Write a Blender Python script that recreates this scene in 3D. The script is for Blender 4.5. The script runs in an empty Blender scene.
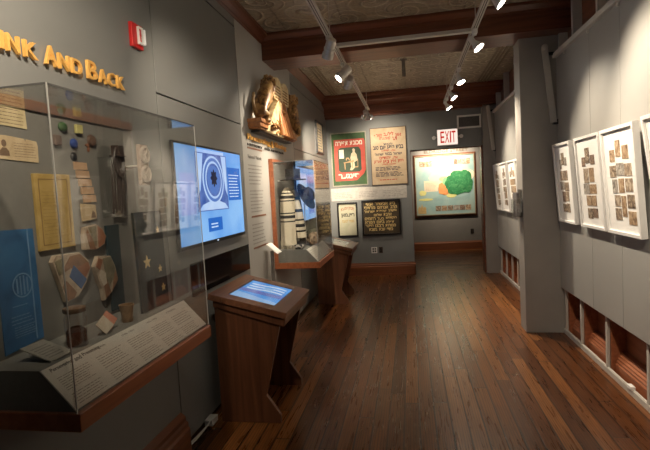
import bpy, bmesh, math, random
from mathutils import Vector, Matrix, noise
random.seed(7)
S = bpy.context.scene
COL = S.collection
ORG = {}

# ------------------------------------------------------------------ materials
MATS = {}
def newmat(name):
    m = bpy.data.materials.new(name); m.use_nodes = True
    nt = m.node_tree
    b = nt.nodes['Principled BSDF']
    return m, nt, b
def N(nt, t, **kw):
    n = nt.nodes.new(t)
    for k, v in kw.items(): setattr(n, k, v)
    return n
def lk(nt, a, b): nt.links.new(a, b)
def mathn(nt, op, a, b=None):
    n = N(nt, 'ShaderNodeMath', operation=op)
    for i, v in enumerate((a, b)):
        if v is None: continue
        if hasattr(v, 'is_output'): lk(nt, v, n.inputs[i])
        else: n.inputs[i].default_value = v
    return n.outputs[0]
def ramp(nt, fac, stops):
    r = N(nt, 'ShaderNodeValToRGB')
    e = r.color_ramp.elements
    while len(e) < len(stops): e.new(0.5)
    for i, (p, c) in enumerate(stops):
        e[i].position = p; e[i].color = (*c, 1)
    lk(nt, fac, r.inputs[0]); return r.outputs[0]

def plain(name, c, rough=.5, var=.12, scale=20, metal=0, bump=0, spec=.5):
    if name in MATS: return MATS[name]
    m, nt, b = newmat(name)
    tc = N(nt, 'ShaderNodeTexCoord'); nz = N(nt, 'ShaderNodeTexNoise')
    nz.inputs['Scale'].default_value = scale; nz.inputs['Detail'].default_value = 4
    lk(nt, tc.outputs['Object'], nz.inputs['Vector'])
    lo = tuple(x * (1 - var) for x in c); hi = tuple(min(1, x * (1 + var)) for x in c)
    lk(nt, ramp(nt, nz.outputs['Fac'], [(.3, lo), (.7, hi)]), b.inputs['Base Color'])
    b.inputs['Roughness'].default_value = rough; b.inputs['Metallic'].default_value = metal
    b.inputs['Specular IOR Level'].default_value = spec
    if bump:
        bp = N(nt, 'ShaderNodeBump'); bp.inputs['Strength'].default_value = bump; bp.inputs['Distance'].default_value = .004
        lk(nt, nz.outputs['Fac'], bp.inputs['Height']); lk(nt, bp.outputs[0], b.inputs['Normal'])
    MATS[name] = m; return m

def wood(name, dark, light, rough=.35, axis='z', coat=.2, sc=1.0):
    if name in MATS: return MATS[name]
    m, nt, b = newmat(name)
    tc = N(nt, 'ShaderNodeTexCoord'); mp = N(nt, 'ShaderNodeMapping')
    s = {'x': (1.2, 26, 26), 'y': (26, 1.2, 26), 'z': (26, 26, 1.2)}[axis]
    mp.inputs['Scale'].default_value = tuple(v * sc for v in s)
    nz = N(nt, 'ShaderNodeTexNoise'); nz.inputs['Scale'].default_value = 1; nz.inputs['Detail'].default_value = 6
    nz.inputs['Distortion'].default_value = .6
    lk(nt, tc.outputs['Object'], mp.inputs[0]); lk(nt, mp.outputs[0], nz.inputs['Vector'])
    mid = tuple((a + c) / 2 for a, c in zip(dark, light))
    lk(nt, ramp(nt, nz.outputs['Fac'], [(.3, dark), (.5, mid), (.72, light)]), b.inputs['Base Color'])
    b.inputs['Roughness'].default_value = rough
    b.inputs['Coat Weight'].default_value = coat; b.inputs['Coat Roughness'].default_value = .25
    bp = N(nt, 'ShaderNodeBump'); bp.inputs['Strength'].default_value = .15; bp.inputs['Distance'].default_value = .002
    lk(nt, nz.outputs['Fac'], bp.inputs['Height']); lk(nt, bp.outputs[0], b.inputs['Normal'])
    MATS[name] = m; return m

def emit(name, c, st, c2=None, scale=3):
    if name in MATS: return MATS[name]
    m, nt, b = newmat(name)
    b.inputs['Base Color'].default_value = (.02, .02, .02, 1); b.inputs['Roughness'].default_value = .15
    b.inputs['Emission Strength'].default_value = st
    if c2:
        tc = N(nt, 'ShaderNodeTexCoord'); nz = N(nt, 'ShaderNodeTexNoise'); nz.inputs['Scale'].default_value = scale
        lk(nt, tc.outputs['Object'], nz.inputs['Vector'])
        lk(nt, ramp(nt, nz.outputs['Fac'], [(.35, c), (.65, c2)]), b.inputs['Emission Color'])
    else:
        b.inputs['Emission Color'].default_value = (*c, 1)
    MATS[name] = m; return m

def mottled(name, cols, scale=12, rough=.7, kind='noise', bump=.2, dist=1.0):
    """patches of several colours"""
    if name in MATS: return MATS[name]
    m, nt, b = newmat(name)
    tc = N(nt, 'ShaderNodeTexCoord')
    if kind == 'noise':
        t = N(nt, 'ShaderNodeTexNoise'); t.inputs['Scale'].default_value = scale; t.inputs['Detail'].default_value = 5
        t.inputs['Distortion'].default_value = dist
        lk(nt, tc.outputs['Object'], t.inputs['Vector']); f = t.outputs['Fac']
        st = [(.3 + .4 * i / (len(cols) - 1), c) for i, c in enumerate(cols)]
    else:
        t = N(nt, 'ShaderNodeTexVoronoi'); t.inputs['Scale'].default_value = scale
        lk(nt, tc.outputs['Object'], t.inputs['Vector'])
        sp = N(nt, 'ShaderNodeSeparateColor'); lk(nt, t.outputs['Color'], sp.inputs[0]); f = sp.outputs[0]
        st = [(i / len(cols), c) for i, c in enumerate(cols)]
    lk(nt, ramp(nt, f, st), b.inputs['Base Color'])
    b.inputs['Roughness'].default_value = rough
    if bump:
        bp = N(nt, 'ShaderNodeBump'); bp.inputs['Strength'].default_value = bump; bp.inputs['Distance'].default_value = .004
        lk(nt, f, bp.inputs['Height']); lk(nt, bp.outputs[0], b.inputs['Normal'])
    MATS[name] = m; return m

def glass():
    if 'clear acrylic' in MATS: return MATS['clear acrylic']
    m = bpy.data.materials.new('clear acrylic'); m.use_nodes = True; nt = m.node_tree; nt.nodes.clear()
    out = N(nt, 'ShaderNodeOutputMaterial'); mix = N(nt, 'ShaderNodeMixShader')
    tr = N(nt, 'ShaderNodeBsdfTransparent'); tr.inputs[0].default_value = (.97, .975, .97, 1)
    gl = N(nt, 'ShaderNodeBsdfGlossy'); gl.inputs['Roughness'].default_value = .015
    fr = N(nt, 'ShaderNodeFresnel'); ge = N(nt, 'ShaderNodeNewGeometry')
    ior = mathn(nt, 'SUBTRACT', 1.62, mathn(nt, 'MULTIPLY', ge.outputs['Backfacing'], 1.62 - 1 / 1.62))
    lk(nt, ior, fr.inputs['IOR'])
    lk(nt, fr.outputs[0], mix.inputs[0]); lk(nt, tr.outputs[0], mix.inputs[1]); lk(nt, gl.outputs[0], mix.inputs[2])
    lk(nt, mix.outputs[0], out.inputs[0]); MATS['clear acrylic'] = m; return m

def floor_mat(name, axis, tone=1.0, w=.105, L=1.9):
    m, nt, b = newmat(name)
    tc = N(nt, 'ShaderNodeTexCoord'); sp = N(nt, 'ShaderNodeSeparateXYZ'); lk(nt, tc.outputs['Object'], sp.inputs[0])
    a, l = (sp.outputs[0], sp.outputs[1]) if axis == 'y' else (sp.outputs[1], sp.outputs[0])
    r = mathn(nt, 'DIVIDE', a, w); row = mathn(nt, 'FLOOR', r); fr = mathn(nt, 'FRACT', r)
    wn = N(nt, 'ShaderNodeTexWhiteNoise', noise_dimensions='1D'); lk(nt, row, wn.inputs['W'])
    q = mathn(nt, 'ADD', mathn(nt, 'DIVIDE', l, L), wn.outputs['Value'])
    colm = mathn(nt, 'FLOOR', q); fq = mathn(nt, 'FRACT', q)
    cb = N(nt, 'ShaderNodeCombineXYZ'); lk(nt, row, cb.inputs[0]); lk(nt, colm, cb.inputs[1])
    wn2 = N(nt, 'ShaderNodeTexWhiteNoise', noise_dimensions='2D'); lk(nt, cb.outputs[0], wn2.inputs['Vector'])
    # grain, shifted per plank
    gv = N(nt, 'ShaderNodeCombineXYZ')
    lk(nt, mathn(nt, 'MULTIPLY', a, 34), gv.inputs[0])
    lk(nt, mathn(nt, 'MULTIPLY', l, 2.2), gv.inputs[1])
    lk(nt, mathn(nt, 'MULTIPLY', wn2.outputs['Value'], 37), gv.inputs[2])
    nz = N(nt, 'ShaderNodeTexNoise'); nz.inputs['Scale'].default_value = 1; nz.inputs['Detail'].default_value = 4; nz.inputs['Distortion'].default_value = 1.4
    lk(nt, gv.outputs[0], nz.inputs['Vector'])
    wv = N(nt, 'ShaderNodeTexWave', bands_direction='X'); wv.inputs['Scale'].default_value = .55; wv.inputs['Distortion'].default_value = 7
    wv.inputs['Detail'].default_value = 2; wv.inputs['Detail Scale'].default_value = .6
    lk(nt, gv.outputs[0], wv.inputs['Vector'])
    base = ramp(nt, wn2.outputs['Value'], [(0, tuple(v * tone for v in (.085, .029, .008))), (.35, tuple(v * tone for v in (.140, .050, .013))),
        (.7, tuple(v * tone for v in (.195, .075, .020))), (1, tuple(v * tone for v in (.26, .112, .034)))])
    g = ramp(nt, nz.outputs['Fac'], [(.3, (.6, .52, .46)), (.65, (1.2, 1.15, 1.1))])
    g2 = ramp(nt, wv.outputs['Color'], [(0, (.62, .58, .55)), (.5, (1, 1, 1)), (1, (1.1, 1.1, 1.1))])
    def mul(x, y):
        n = N(nt, 'ShaderNodeMix', data_type='RGBA', blend_type='MULTIPLY'); n.inputs[0].default_value = 1
        lk(nt, x, n.inputs[6]); lk(nt, y, n.inputs[7]); return n.outputs[2]
    c = mul(mul(base, g), g2)
    e1 = mathn(nt, 'MINIMUM', fr, mathn(nt, 'SUBTRACT', 1, fr))
    e2 = mathn(nt, 'MULTIPLY', mathn(nt, 'MINIMUM', fq, mathn(nt, 'SUBTRACT', 1, fq)), L / w)
    ee = mathn(nt, 'MINIMUM', e1, e2)
    seam = ramp(nt, ee, [(.02, (.10, .08, .08)), (.07, (1, 1, 1))])
    lk(nt, mul(c, seam), b.inputs['Base Color'])
    rr = N(nt, 'ShaderNodeMapRange'); rr.inputs[3].default_value = .22; rr.inputs[4].default_value = .36
    lk(nt, nz.outputs['Fac'], rr.inputs[0]); lk(nt, rr.outputs[0], b.inputs['Roughness'])
    bp = N(nt, 'ShaderNodeBump'); bp.inputs['Strength'].default_value = .35; bp.inputs['Distance'].default_value = .002
    hh = mathn(nt, 'ADD', mathn(nt, 'MULTIPLY', seam, 1.0), mathn(nt, 'MULTIPLY', nz.outputs['Fac'], .08))
    hh2 = mathn(nt, 'ADD', hh, mathn(nt, 'MULTIPLY', wn2.outputs['Value'], .3))
    lk(nt, hh2, bp.inputs['Height']); lk(nt, bp.outputs[0], b.inputs['Normal'])
    b.inputs['Specular IOR Level'].default_value = .5
    return m

def tin_mat():
    m, nt, b = newmat('embossed tin')
    tc = N(nt, 'ShaderNodeTexCoord'); sp = N(nt, 'ShaderNodeSeparateXYZ'); lk(nt, tc.outputs['Object'], sp.inputs[0])
    T = .6
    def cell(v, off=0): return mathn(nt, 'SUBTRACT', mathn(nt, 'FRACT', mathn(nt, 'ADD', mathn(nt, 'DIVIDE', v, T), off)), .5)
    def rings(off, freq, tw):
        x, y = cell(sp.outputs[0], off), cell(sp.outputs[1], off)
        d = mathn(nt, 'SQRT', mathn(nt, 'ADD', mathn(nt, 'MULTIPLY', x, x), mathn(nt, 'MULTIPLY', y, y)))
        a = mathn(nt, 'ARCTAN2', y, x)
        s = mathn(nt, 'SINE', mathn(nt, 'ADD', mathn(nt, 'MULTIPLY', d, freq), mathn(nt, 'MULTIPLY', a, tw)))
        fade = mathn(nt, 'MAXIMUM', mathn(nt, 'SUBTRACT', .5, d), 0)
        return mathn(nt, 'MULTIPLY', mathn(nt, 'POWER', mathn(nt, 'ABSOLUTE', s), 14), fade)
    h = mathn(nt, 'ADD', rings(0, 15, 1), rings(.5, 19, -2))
    nz = N(nt, 'ShaderNodeTexNoise'); nz.inputs['Scale'].default_value = 40; nz.inputs['Detail'].default_value = 5
    lk(nt, tc.outputs['Object'], nz.inputs['Vector'])
    ex = mathn(nt, 'MINIMUM', mathn(nt, 'ABSOLUTE', cell(sp.outputs[0], .5)), mathn(nt, 'ABSOLUTE', cell(sp.outputs[1], .5)))
    seam = mathn(nt, 'MINIMUM', mathn(nt, 'MULTIPLY', ex, 40), 1)
    hh = mathn(nt, 'ADD', mathn(nt, 'ADD', mathn(nt, 'MULTIPLY', h, 3.0), mathn(nt, 'MULTIPLY', nz.outputs['Fac'], .12)), mathn(nt, 'MULTIPLY', seam, .3))
    bp = N(nt, 'ShaderNodeBump'); bp.inputs['Strength'].default_value = 1; bp.inputs['Distance'].default_value = .035
    lk(nt, hh, bp.inputs['Height']); lk(nt, bp.outputs[0], b.inputs['Normal'])
    cf = mathn(nt, 'ADD', mathn(nt, 'MULTIPLY', h, 1.6), mathn(nt, 'ADD', mathn(nt, 'MULTIPLY', nz.outputs['Fac'], .5), mathn(nt, 'MULTIPLY', seam, .12)))  # emboss shading put into the colour: raised lines lighter, grooves darker
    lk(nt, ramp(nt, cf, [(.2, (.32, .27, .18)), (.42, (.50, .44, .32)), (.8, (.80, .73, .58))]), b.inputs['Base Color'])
    b.inputs['Roughness'].default_value = .38; b.inputs['Metallic'].default_value = .25
    return m

# ------------------------------------------------------------------ mesh builder
class FR:
    """a flat frame standing in the world: origin, right, up; normal faces the reader"""
    def __init__(s, o, u, v): s.o = Vector(o); s.u = Vector(u).normalized(); s.v = Vector(v).normalized(); s.n = s.u.cross(s.v)
    def p(s, a, b, d=0): return s.o + s.u * a + s.v * b + s.n * d
def LW(y, z, x=-1.5): return FR((x, y, z), (0, 1, 0), (0, 0, 1))
def BW(x, z, y=8.9): return FR((x, y, z), (1, 0, 0), (0, 0, 1))
def RW(y, z, x=1.50): return FR((x, y, z), (0, -1, 0), (0, 0, 1))

TXT = {}
class MB:
    def __init__(s): s.v = []; s.f = []
    def add(s, vs, fs):
        k = len(s.v); s.v += [Vector(p) for p in vs]; s.f += [tuple(i + k for i in f) for f in fs]; return s
    def hexa(s, c): return s.add(c, [(0, 3, 2, 1), (4, 5, 6, 7), (0, 1, 5, 4), (1, 2, 6, 5), (2, 3, 7, 6), (3, 0, 4, 7)])
    def box(s, x0, y0, z0, x1, y1, z1):
        return s.hexa([(x0, y0, z0), (x1, y0, z0), (x1, y1, z0), (x0, y1, z0), (x0, y0, z1), (x1, y0, z1), (x1, y1, z1), (x0, y1, z1)])
    def rect(s, F, a0, b0, a1, b1, d0=0, d1=.002):
        return s.hexa([F.p(a0, b0, d0), F.p(a1, b0, d0), F.p(a1, b1, d0), F.p(a0, b1, d0), F.p(a0, b0, d1), F.p(a1, b0, d1), F.p(a1, b1, d1), F.p(a0, b1, d1)])
    def poly(s, F, pts, d0=0, d1=.002):
        n = len(pts); vs = [F.p(a, b, d0) for a, b in pts] + [F.p(a, b, d1) for a, b in pts]
        return s.add(vs, [tuple(range(n))[::-1], tuple(range(n, 2 * n))] + [(i, (i + 1) % n, n + (i + 1) % n, n + i) for i in range(n)])
    def prism_y(s, prof, y0, y1):
        """profile of (x, z) extruded along y"""
        n = len(prof); vs = [(x, y0, z) for x, z in prof] + [(x, y1, z) for x, z in prof]
        return s.add(vs, [tuple(range(n)), tuple(range(n, 2 * n))[::-1]] + [(i, n + i, n + (i + 1) % n, (i + 1) % n) for i in range(n)])
    def prism_x(s, prof, x0, x1):
        n = len(prof); vs = [(x0, y, z) for y, z in prof] + [(x1, y, z) for y, z in prof]
        return s.add(vs, [tuple(range(n))[::-1], tuple(range(n, 2 * n))] + [(i, (i + 1) % n, n + (i + 1) % n, n + i) for i in range(n)])
    def ring(s, F, w, h, t, d0, d1, t2=None):
        """rectangular picture frame from 4 mitred bars"""
        for q in (((0, 0), (w, 0), (w - t, t), (t, t)), ((w, 0), (w, h), (w - t, h - t), (w - t, t)), ((w, h), (0, h), (t, h - t), (w - t, h - t)), ((0, h), (0, 0), (t, t), (t, h - t))):
            s.poly(F, q, d0, d1)
        return s
    def tube(s, pts, r, n=10, caps=True):
        pts = [Vector(p) for p in pts]; rs = r if isinstance(r, (list, tuple)) else [r] * len(pts); base = len(s.v); prev = None
        for i, p in enumerate(pts):
            t = (pts[min(i + 1, len(pts) - 1)] - pts[max(i - 1, 0)]).normalized()
            a = prev if prev else (Vector((0, 0, 1)) if abs(t.z) < .9 else Vector((1, 0, 0)))
            x = t.cross(a).normalized(); y = x.cross(t).normalized(); prev = y
            for k in range(n):
                an = 2 * math.pi * k / n; s.v.append(p + (x * math.cos(an) + y * math.sin(an)) * rs[i])
        for i in range(len(pts) - 1):
            for k in range(n):
                a = base + i * n + k; b = base + i * n + (k + 1) % n; s.f.append((a, b, b + n, a + n))
        if caps: s.f.append(tuple(base + k for k in range(n))[::-1]); s.f.append(tuple(base + (len(pts) - 1) * n + k for k in range(n)))
        return s
    def lathe(s, prof, c, n=24, M=None, sx=1, sy=1):
        """profile of (r, z) turned about z at c, optionally oriented by a 3x3 matrix"""
        base = len(s.v); c = Vector(c)
        for r, z in prof:
            for k in range(n):
                a = 2 * math.pi * k / n; p = Vector((r * math.cos(a) * sx, r * math.sin(a) * sy, z))
                s.v.append(c + (M @ p if M else p))
        for i in range(len(prof) - 1):
            for k in range(n):
                a = base + i * n + k; b = base + i * n + (k + 1) % n; s.f.append((a, b, b + n, a + n))
        s.f.append(tuple(base + k for k in range(n))[::-1]); s.f.append(tuple(base + (len(prof) - 1) * n + k for k in range(n)))
        return s
    def text(s, F, t, a, b, w, h, d0=0, d1=.002, slant=0, arc=0):
        """the words of t fitted into the w x h box whose lower left is (a, b) on F"""
        if t not in TXT:
            cu = bpy.data.curves.new('t', 'FONT'); cu.body = t; cu.extrude = .5; cu.offset = .012 if ord(t[0]) < 500 else .035; cu.resolution_u = 3
            o = bpy.data.objects.new('t', cu); COL.objects.link(o)
            dg = bpy.context.evaluated_depsgraph_get(); me = bpy.data.meshes.new_from_object(o.evaluated_get(dg))
            TXT[t] = ([v.co.copy() for v in me.vertices], [tuple(p.vertices) for p in me.polygons])
            bpy.data.objects.remove(o); bpy.data.meshes.remove(me); bpy.data.curves.remove(cu)
        vs, fs = TXT[t]
        if not vs: return s
        x0 = min(v.x for v in vs); x1 = max(v.x for v in vs); y0 = min(v.y for v in vs); y1 = max(v.y for v in vs)
        out = []
        for v in vs:
            p = (v.x - x0) / (x1 - x0); q = (v.y - y0) / (y1 - y0)
            bb = b + q * h + arc * (1 - (2 * p - 1) ** 2)
            out.append(F.p(a + p * w + slant * q * h, bb, d1 if v.z > 0 else d0))
        return s.add(out, fs)
    def lines(s, F, a, b, w, h, n, lh=.5, d0=0, d1=.0012, ragged=.25, seed=1):
        """n lines of small print"""
        rn = random.Random(seed); st = h / n
        for i in range(n):
            y = b + h - st * (i + 1); x = a; end = a + w * (1 - rn.random() * ragged)
            while x < end:
                ww = min(rn.uniform(.06, .2) * w, end - x)
                s.rect(F, x, y, x + ww, y + st * lh, d0, d1); x += ww + .03 * w
        return s
    def build(s, name, mat, parent=None, loc=None, smooth=False, bevel=0, label=None):
        vs = s.v
        if parent is not None: o0 = ORG[parent.name]
        elif loc is not None: o0 = Vector(loc)
        else:
            o0 = Vector(((min(v.x for v in vs) + max(v.x for v in vs)) / 2, (min(v.y for v in vs) + max(v.y for v in vs)) / 2, min(v.z for v in vs)))
        me = bpy.data.meshes.new(name); me.from_pydata([tuple(v - o0) for v in vs], [], s.f)
        bm = bmesh.new(); bm.from_mesh(me); bmesh.ops.recalc_face_normals(bm, faces=bm.faces)
        bm.to_mesh(me); bm.free()
        if smooth:
            for p in me.polygons: p.use_smooth = True
            try: me.set_sharp_from_angle(angle=math.radians(42))
            except Exception: pass
        me.materials.append(mat)
        o = bpy.data.objects.new(name, me); COL.objects.link(o)
        if parent is not None: o.parent = parent
        else: o.location = o0
        ORG[o.name] = o0
        if bevel:
            md = o.modifiers.new('bevel', 'BEVEL'); md.width = bevel; md.segments = 2; md.limit_method = 'ANGLE'; md.angle_limit = math.radians(50)
        if label: o['label'] = label
        return o

def thing(name, label, cat, loc, group=None):
    o = bpy.data.objects.new(name, None); COL.objects.link(o); o.location = loc; o.empty_display_size = .05
    ORG[o.name] = Vector(loc); o['label'] = label; o['category'] = cat
    if group: o['group'] = group
    return o
def tag(o, label, cat, group=None, kind=None):
    o['label'] = label; o['category'] = cat
    if group: o['group'] = group
    if kind: o['kind'] = kind
    return o
def struct(o): o['kind'] = 'structure'; return o
def words(F, s_, a, b, w, h, d0, d1, name, m, parent, arc=0):
    n = sum(len(q) for q in s_.split()) + .6 * (len(s_.split()) - 1); x = 0
    for q in s_.split():
        p = (x + len(q) / 2) / n; MB().text(F, q, a + w * x / n, b + arc * (1 - (2 * p - 1) ** 2), w * len(q) / n * .94, h, d0, d1).build(name, m, parent); x += len(q) + .6
def copy_tree(o, parent=None, loc=None):
    c = o.copy(); COL.objects.link(c); ORG[c.name] = ORG[o.name].copy()
    if parent is not None: c.parent = parent
    if loc is not None: c.location = loc; ORG[c.name] = Vector(loc)
    for ch in list(o.children): copy_tree(ch, c)
    return c

# ------------------------------------------------------------------ palette
WALL = plain('grey wall paint', (.215, .225, .225), .5, .04, 3, spec=.35)
PANEL = plain('grey satin panel', (.208, .213, .208), .36, .03, 2)
RPANEL = plain('pale grey satin panel', (.34, .335, .32), .34, .04, 2)
PLAST = plain('warm grey plaster', (.33, .31, .285), .55, .05, 4)
CREAM = plain('cream painted trim', (.55, .52, .47), .45, .05, 10)
MAHOG = wood('mahogany trim', (.10, .028, .012), (.21, .065, .028), .4, 'y')
MAHOX = wood('mahogany trim across', (.10, .028, .012), (.21, .065, .028), .4, 'x')
BASEW = wood('reddish baseboard', (.14, .043, .018), (.25, .088, .036), .4, 'y')
BASEX = wood('reddish baseboard across', (.14, .043, .018), (.25, .088, .036), .4, 'x')
WAIN = wood('old wainscot', (.24, .072, .030), (.40, .14, .062), .4, 'y')
KIOSK = wood('walnut veneer', (.085, .030, .014), (.17, .066, .030), .38, 'z')
KIOSKT = wood('walnut top', (.12, .046, .022), (.22, .092, .044), .33, 'y')
CASEW = wood('cherry case wood', (.20, .058, .022), (.33, .11, .044), .35, 'y')
DECK = plain('grey case fabric', (.21, .208, .192), .8, .06, 60, bump=.2)
BACKB = plain('grey case backboard', (.18, .176, .162), .75, .05, 30)
WHITE = plain('white lacquer frame', (.80, .79, .77), .35, .02)
MATB = plain('white mat board', (.84, .83, .80), .7, .02)
PRINT = plain('white label board', (.72, .70, .64), .6, .03)
INK = plain('dark ink', (.05, .045, .04), .7, .05)
GINK = plain('grey ink', (.16, .15, .14), .7, .05)
BLACK = plain('black plastic', (.012, .012, .013), .3, .1)
BGLOSS = plain('black gloss', (.006, .006, .007), .08, .1)
GOLDL = plain('brushed gold letters', (.95, .52, .14), .38, .12, 30, metal=.25)
GILT = mottled('aged gilding', [(.05, .022, .01), (.24, .11, .035), (.52, .31, .11), (.34, .18, .06)], 14, .42, bump=.6)
GILT2 = mottled('pale gilding', [(.5, .28, .10), (.85, .66, .36), (.9, .78, .5)], 12, .4, bump=.4)
ORWOOD = wood('orange carved wood', (.34, .12, .04), (.62, .27, .09), .4, 'z')
STEEL = plain('brushed nickel', (.72, .69, .64), .3, .06, 40, metal=.45)
CHROME = plain('bright chrome', (.8, .82, .88), .12, .03, 20, metal=.8)
TRACKM = plain('cream track enamel', (.60, .56, .50), .4, .04)
TRACKD = plain('track slot dark', (.05, .045, .04), .5, .04)
RED = plain('red enamel', (.62, .02, .02), .35, .05)
GLASS = glass()
EDGE = plain('polished acrylic edge', (.45, .45, .44), .15, .02)
EDGED = plain('dark acrylic seam', (.10, .10, .10), .2, .05)
LENS = emit('lit lamp lens', (1, .93, .80), 28)
PLASTW = plain('white plastic', (.82, .81, .78), .4, .03)

# ------------------------------------------------------------------ the room
FY0, FY1 = -2.6, 12.3
struct(MB().box(-1.75, FY0, -.05, 1.95, 9.02, 0).build('floor', floor_mat('floor planks', 'y'), loc=(0, 0, 0)))
struct(MB().box(-1.6, 9.02, -.05, 2.7, FY1, -.001).build('floor', floor_mat('far floor planks', 'x', 1.15, .09), loc=(0, 0, 0)))
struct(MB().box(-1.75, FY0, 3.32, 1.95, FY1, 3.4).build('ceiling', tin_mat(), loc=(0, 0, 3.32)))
struct(MB().box(-1.75, FY0, 0, -1.53, 9.05, 3.32).build('wall_left', WALL))
struct(MB().box(-1.75, FY0 - .1, 0, 1.95, FY0, 3.4).build('wall_rear', WALL))
struct(MB().box(1.82, FY0, 0, 1.95, 9.2, 3.32).build('wall_right', MAHOG))
# back wall with the opening cut into it
mb = MB().box(-1.53, 8.9, 0, .03, 9.05, 3.32).box(.03, 8.9, 2.285, 1.29, 9.05, 3.32)
struct(mb.build('wall_back', WALL))
mb = MB().box(-1.6, 12.2, 0, 2.7, 12.3, 3.32).box(-1.6, 9.05, 0, -1.55, 12.2, 3.32).box(2.6, 9.2, 0, 2.7, 12.2, 3.32).box(1.57, 9.2, 0, 2.6, 9.26, 3.32)
struct(mb.build('wall_far', plain('far wall paint', (.22, .205, .19), .5, .04, 3)))

# left wall panels
def lp(y0, y1, z0, z1, m=PANEL):
    return struct(MB().box(-1.53, y0, z0, -1.5, y1, z1).build('trim_1', m, bevel=.002))
lp(FY0, 2.727, .255, 3.225)
lp(2.737, 4.2, 2.272, 3.135); lp(2.737, 4.2, .03, 2.262)
WP = plain('off white graphic panel', (.40, .395, .375), .5, .03, 2)
lp(4.21, 6.215, .03, 3.225, WP)
lp(2.737, 4.2, 3.147, 3.225); lp(6.225, 8.88, 3.072, 3.225)
lp(6.225, 8.88, 2.215, 3.06); lp(6.225, 8.88, .03, 2.205)
# baseboard of the left wall, near part
prof = [(-1.53, 0), (-1.445, 0), (-1.445, .15), (-1.455, .165), (-1.455, .19), (-1.47, .2), (-1.47, .225), (-1.485, .24), (-1.5, .252), (-1.53, .252)]
struct(MB().prism_y(prof, FY0, 2.727).build('baseboard_left', BASEW))
# cornices along both sides and beams
prof = [(-1.53, 3.22), (-1.495, 3.22), (-1.485, 3.235), (-1.475, 3.24), (-1.45, 3.27), (-1.43, 3.285), (-1.415, 3.29), (-1.415, 3.318), (-1.53, 3.318)]
struct(MB().prism_y(prof, FY0, 4.99).build('trim_2', MAHOG))
struct(MB().prism_y(prof, 5.52, 8.55).build('trim_2', MAHOG))
def beam(n, y0, y1, z0, x0=-1.53, x1=1.82, lip=.05):
    prof = [(y0, z0), (y1, z0), (y1, 3.25), (y1 + lip, 3.29), (y1 + lip, 3.318), (y0 - lip, 3.318), (y0 - lip, 3.29), (y0 - .015, 3.25), (y0 - .015, 3.235), (y0, 3.23)]
    return struct(MB().prism_x(prof, x0, x1).build(n, MAHOX))
beam('trim_3', 5.02, 5.46, 3.05)
prof = [(8.80, 2.95), (8.9, 2.95), (8.9, 3.318), (8.48, 3.318), (8.48, 3.27), (8.54, 3.25), (8.54, 3.19), (8.60, 3.17), (8.76, 3.13), (8.76, 3.0), (8.80, 2.985)]
struct(MB().prism_x(prof, -1.53, 1.6).build('trim_4', MAHOX))
beam('trim_3', .8, 1.3, 3.05)
# ribbed tin border along the right and left edges of the far bay
RIB = plain('tin border', (.34, .29, .19), .45, .1, 30, metal=.4)
mb = MB()
for x in (1.18, 1.23, 1.28, 1.33, -1.2, -1.25, -1.3):
    mb.box(x, 5.52, 3.305, x + .022, 8.46, 3.322)
struct(mb.build('trim_5', RIB))

# back wall baseboard
prof = [(8.84, 0), (8.9, 0), (8.9, .235), (8.885, .235), (8.88, .21), (8.86, .195), (8.86, .175), (8.84, .165)]
struct(MB().prism_x(prof, -1.5, .045).box(.03, 8.84, 0, .045, 9.05, .165).build('baseboard_back', BASEX))
prof = [(12.15, 0), (12.2, 0), (12.2, .215), (12.18, .215), (12.17, .19), (12.15, .18)]
struct(MB().prism_x(prof, -1.5, 2.6).build('baseboard_far', BASEX))
# opening casing
struct(MB().box(.022, 8.985, 0, .036, 9.06, 2.285).box(1.27, 8.88, 0, 1.30, 9.1, 2.285).box(.022, 8.985, 2.27, 1.29, 9.06, 2.288).build('trim_6', MAHOG))

# right wall: tall pale panels over an open strip of old wainscot
def right_bay(y0, y1, joints, posts, tposts):
    ys = [y0] + joints + [y1]
    for a, b in zip(ys, ys[1:]):
        struct(MB().box(1.50, a + .002, .485, 1.53, b - .002, 2.82).build('trim_7', RPANEL, bevel=.0015))
    struct(MB().box(1.465, y0, 2.82, 1.55, y1, 2.865).build('trim_8', CREAM, bevel=.004))
    mb = MB().box(1.520, y0, 0, 1.545, y1, .048).box(1.524, y0, .048, 1.532, y1, .053)
    for p in posts: mb.box(1.522, p - .015, .046, 1.546, p + .015, .487)
    struct(mb.build('trim_9', CREAM, bevel=.003))
    # recessed panels with a stepped ogee sill
    pr = [(1.74, 0), (1.575, 0), (1.575, .09), (1.583, .10), (1.583, .112), (1.594, .122), (1.594, .134), (1.606, .145), (1.606, .157), (1.62, .17), (1.62, .185), (1.74, .185)]
    for p in posts: struct(MB().box(1.548, p - .03, 0, 1.66, p + .03, .50).build('trim_13', WAIN, bevel=.003))
    struct(MB().prism_y(pr, y0, y1).box(1.66, y0, .185, 1.77, y1, .50).build('trim_10', WAIN))
    mb = MB()
    for p in tposts: mb.box(1.52, p - .02, 2.865, 1.60, p + .02, 3.318)
    struct(mb.build('trim_11', CREAM))
    struct(MB().box(1.60, y0, 2.865, 1.76, y1, 3.318).build('trim_12', MAHOG))
right_bay(FY0, 5.235, [-1.4, .4, 1.6, 2.6, 3.76, 4.34], [5.18, 4.73, 4.14, 3.45, 2.7, 1.9], [5.2, 4.80, 4.22, 3.6, 3.0])
right_bay(5.50, 8.80, [6.3, 7.1, 7.9], [8.7, 8.25, 7.8, 7.4, 6.9, 6.3, 5.7], [8.7, 8.0, 7.2, 6.4, 5.6])
# piers
struct(MB().box(1.15, 5.235, 0, 1.82, 5.495, 3.052).build('wall_pier', PLAST, bevel=.006))
struct(MB().box(1.30, 8.80, 0, 1.82, 9.2, 3.0).build('wall_pier', PLAST, bevel=.006))

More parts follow.
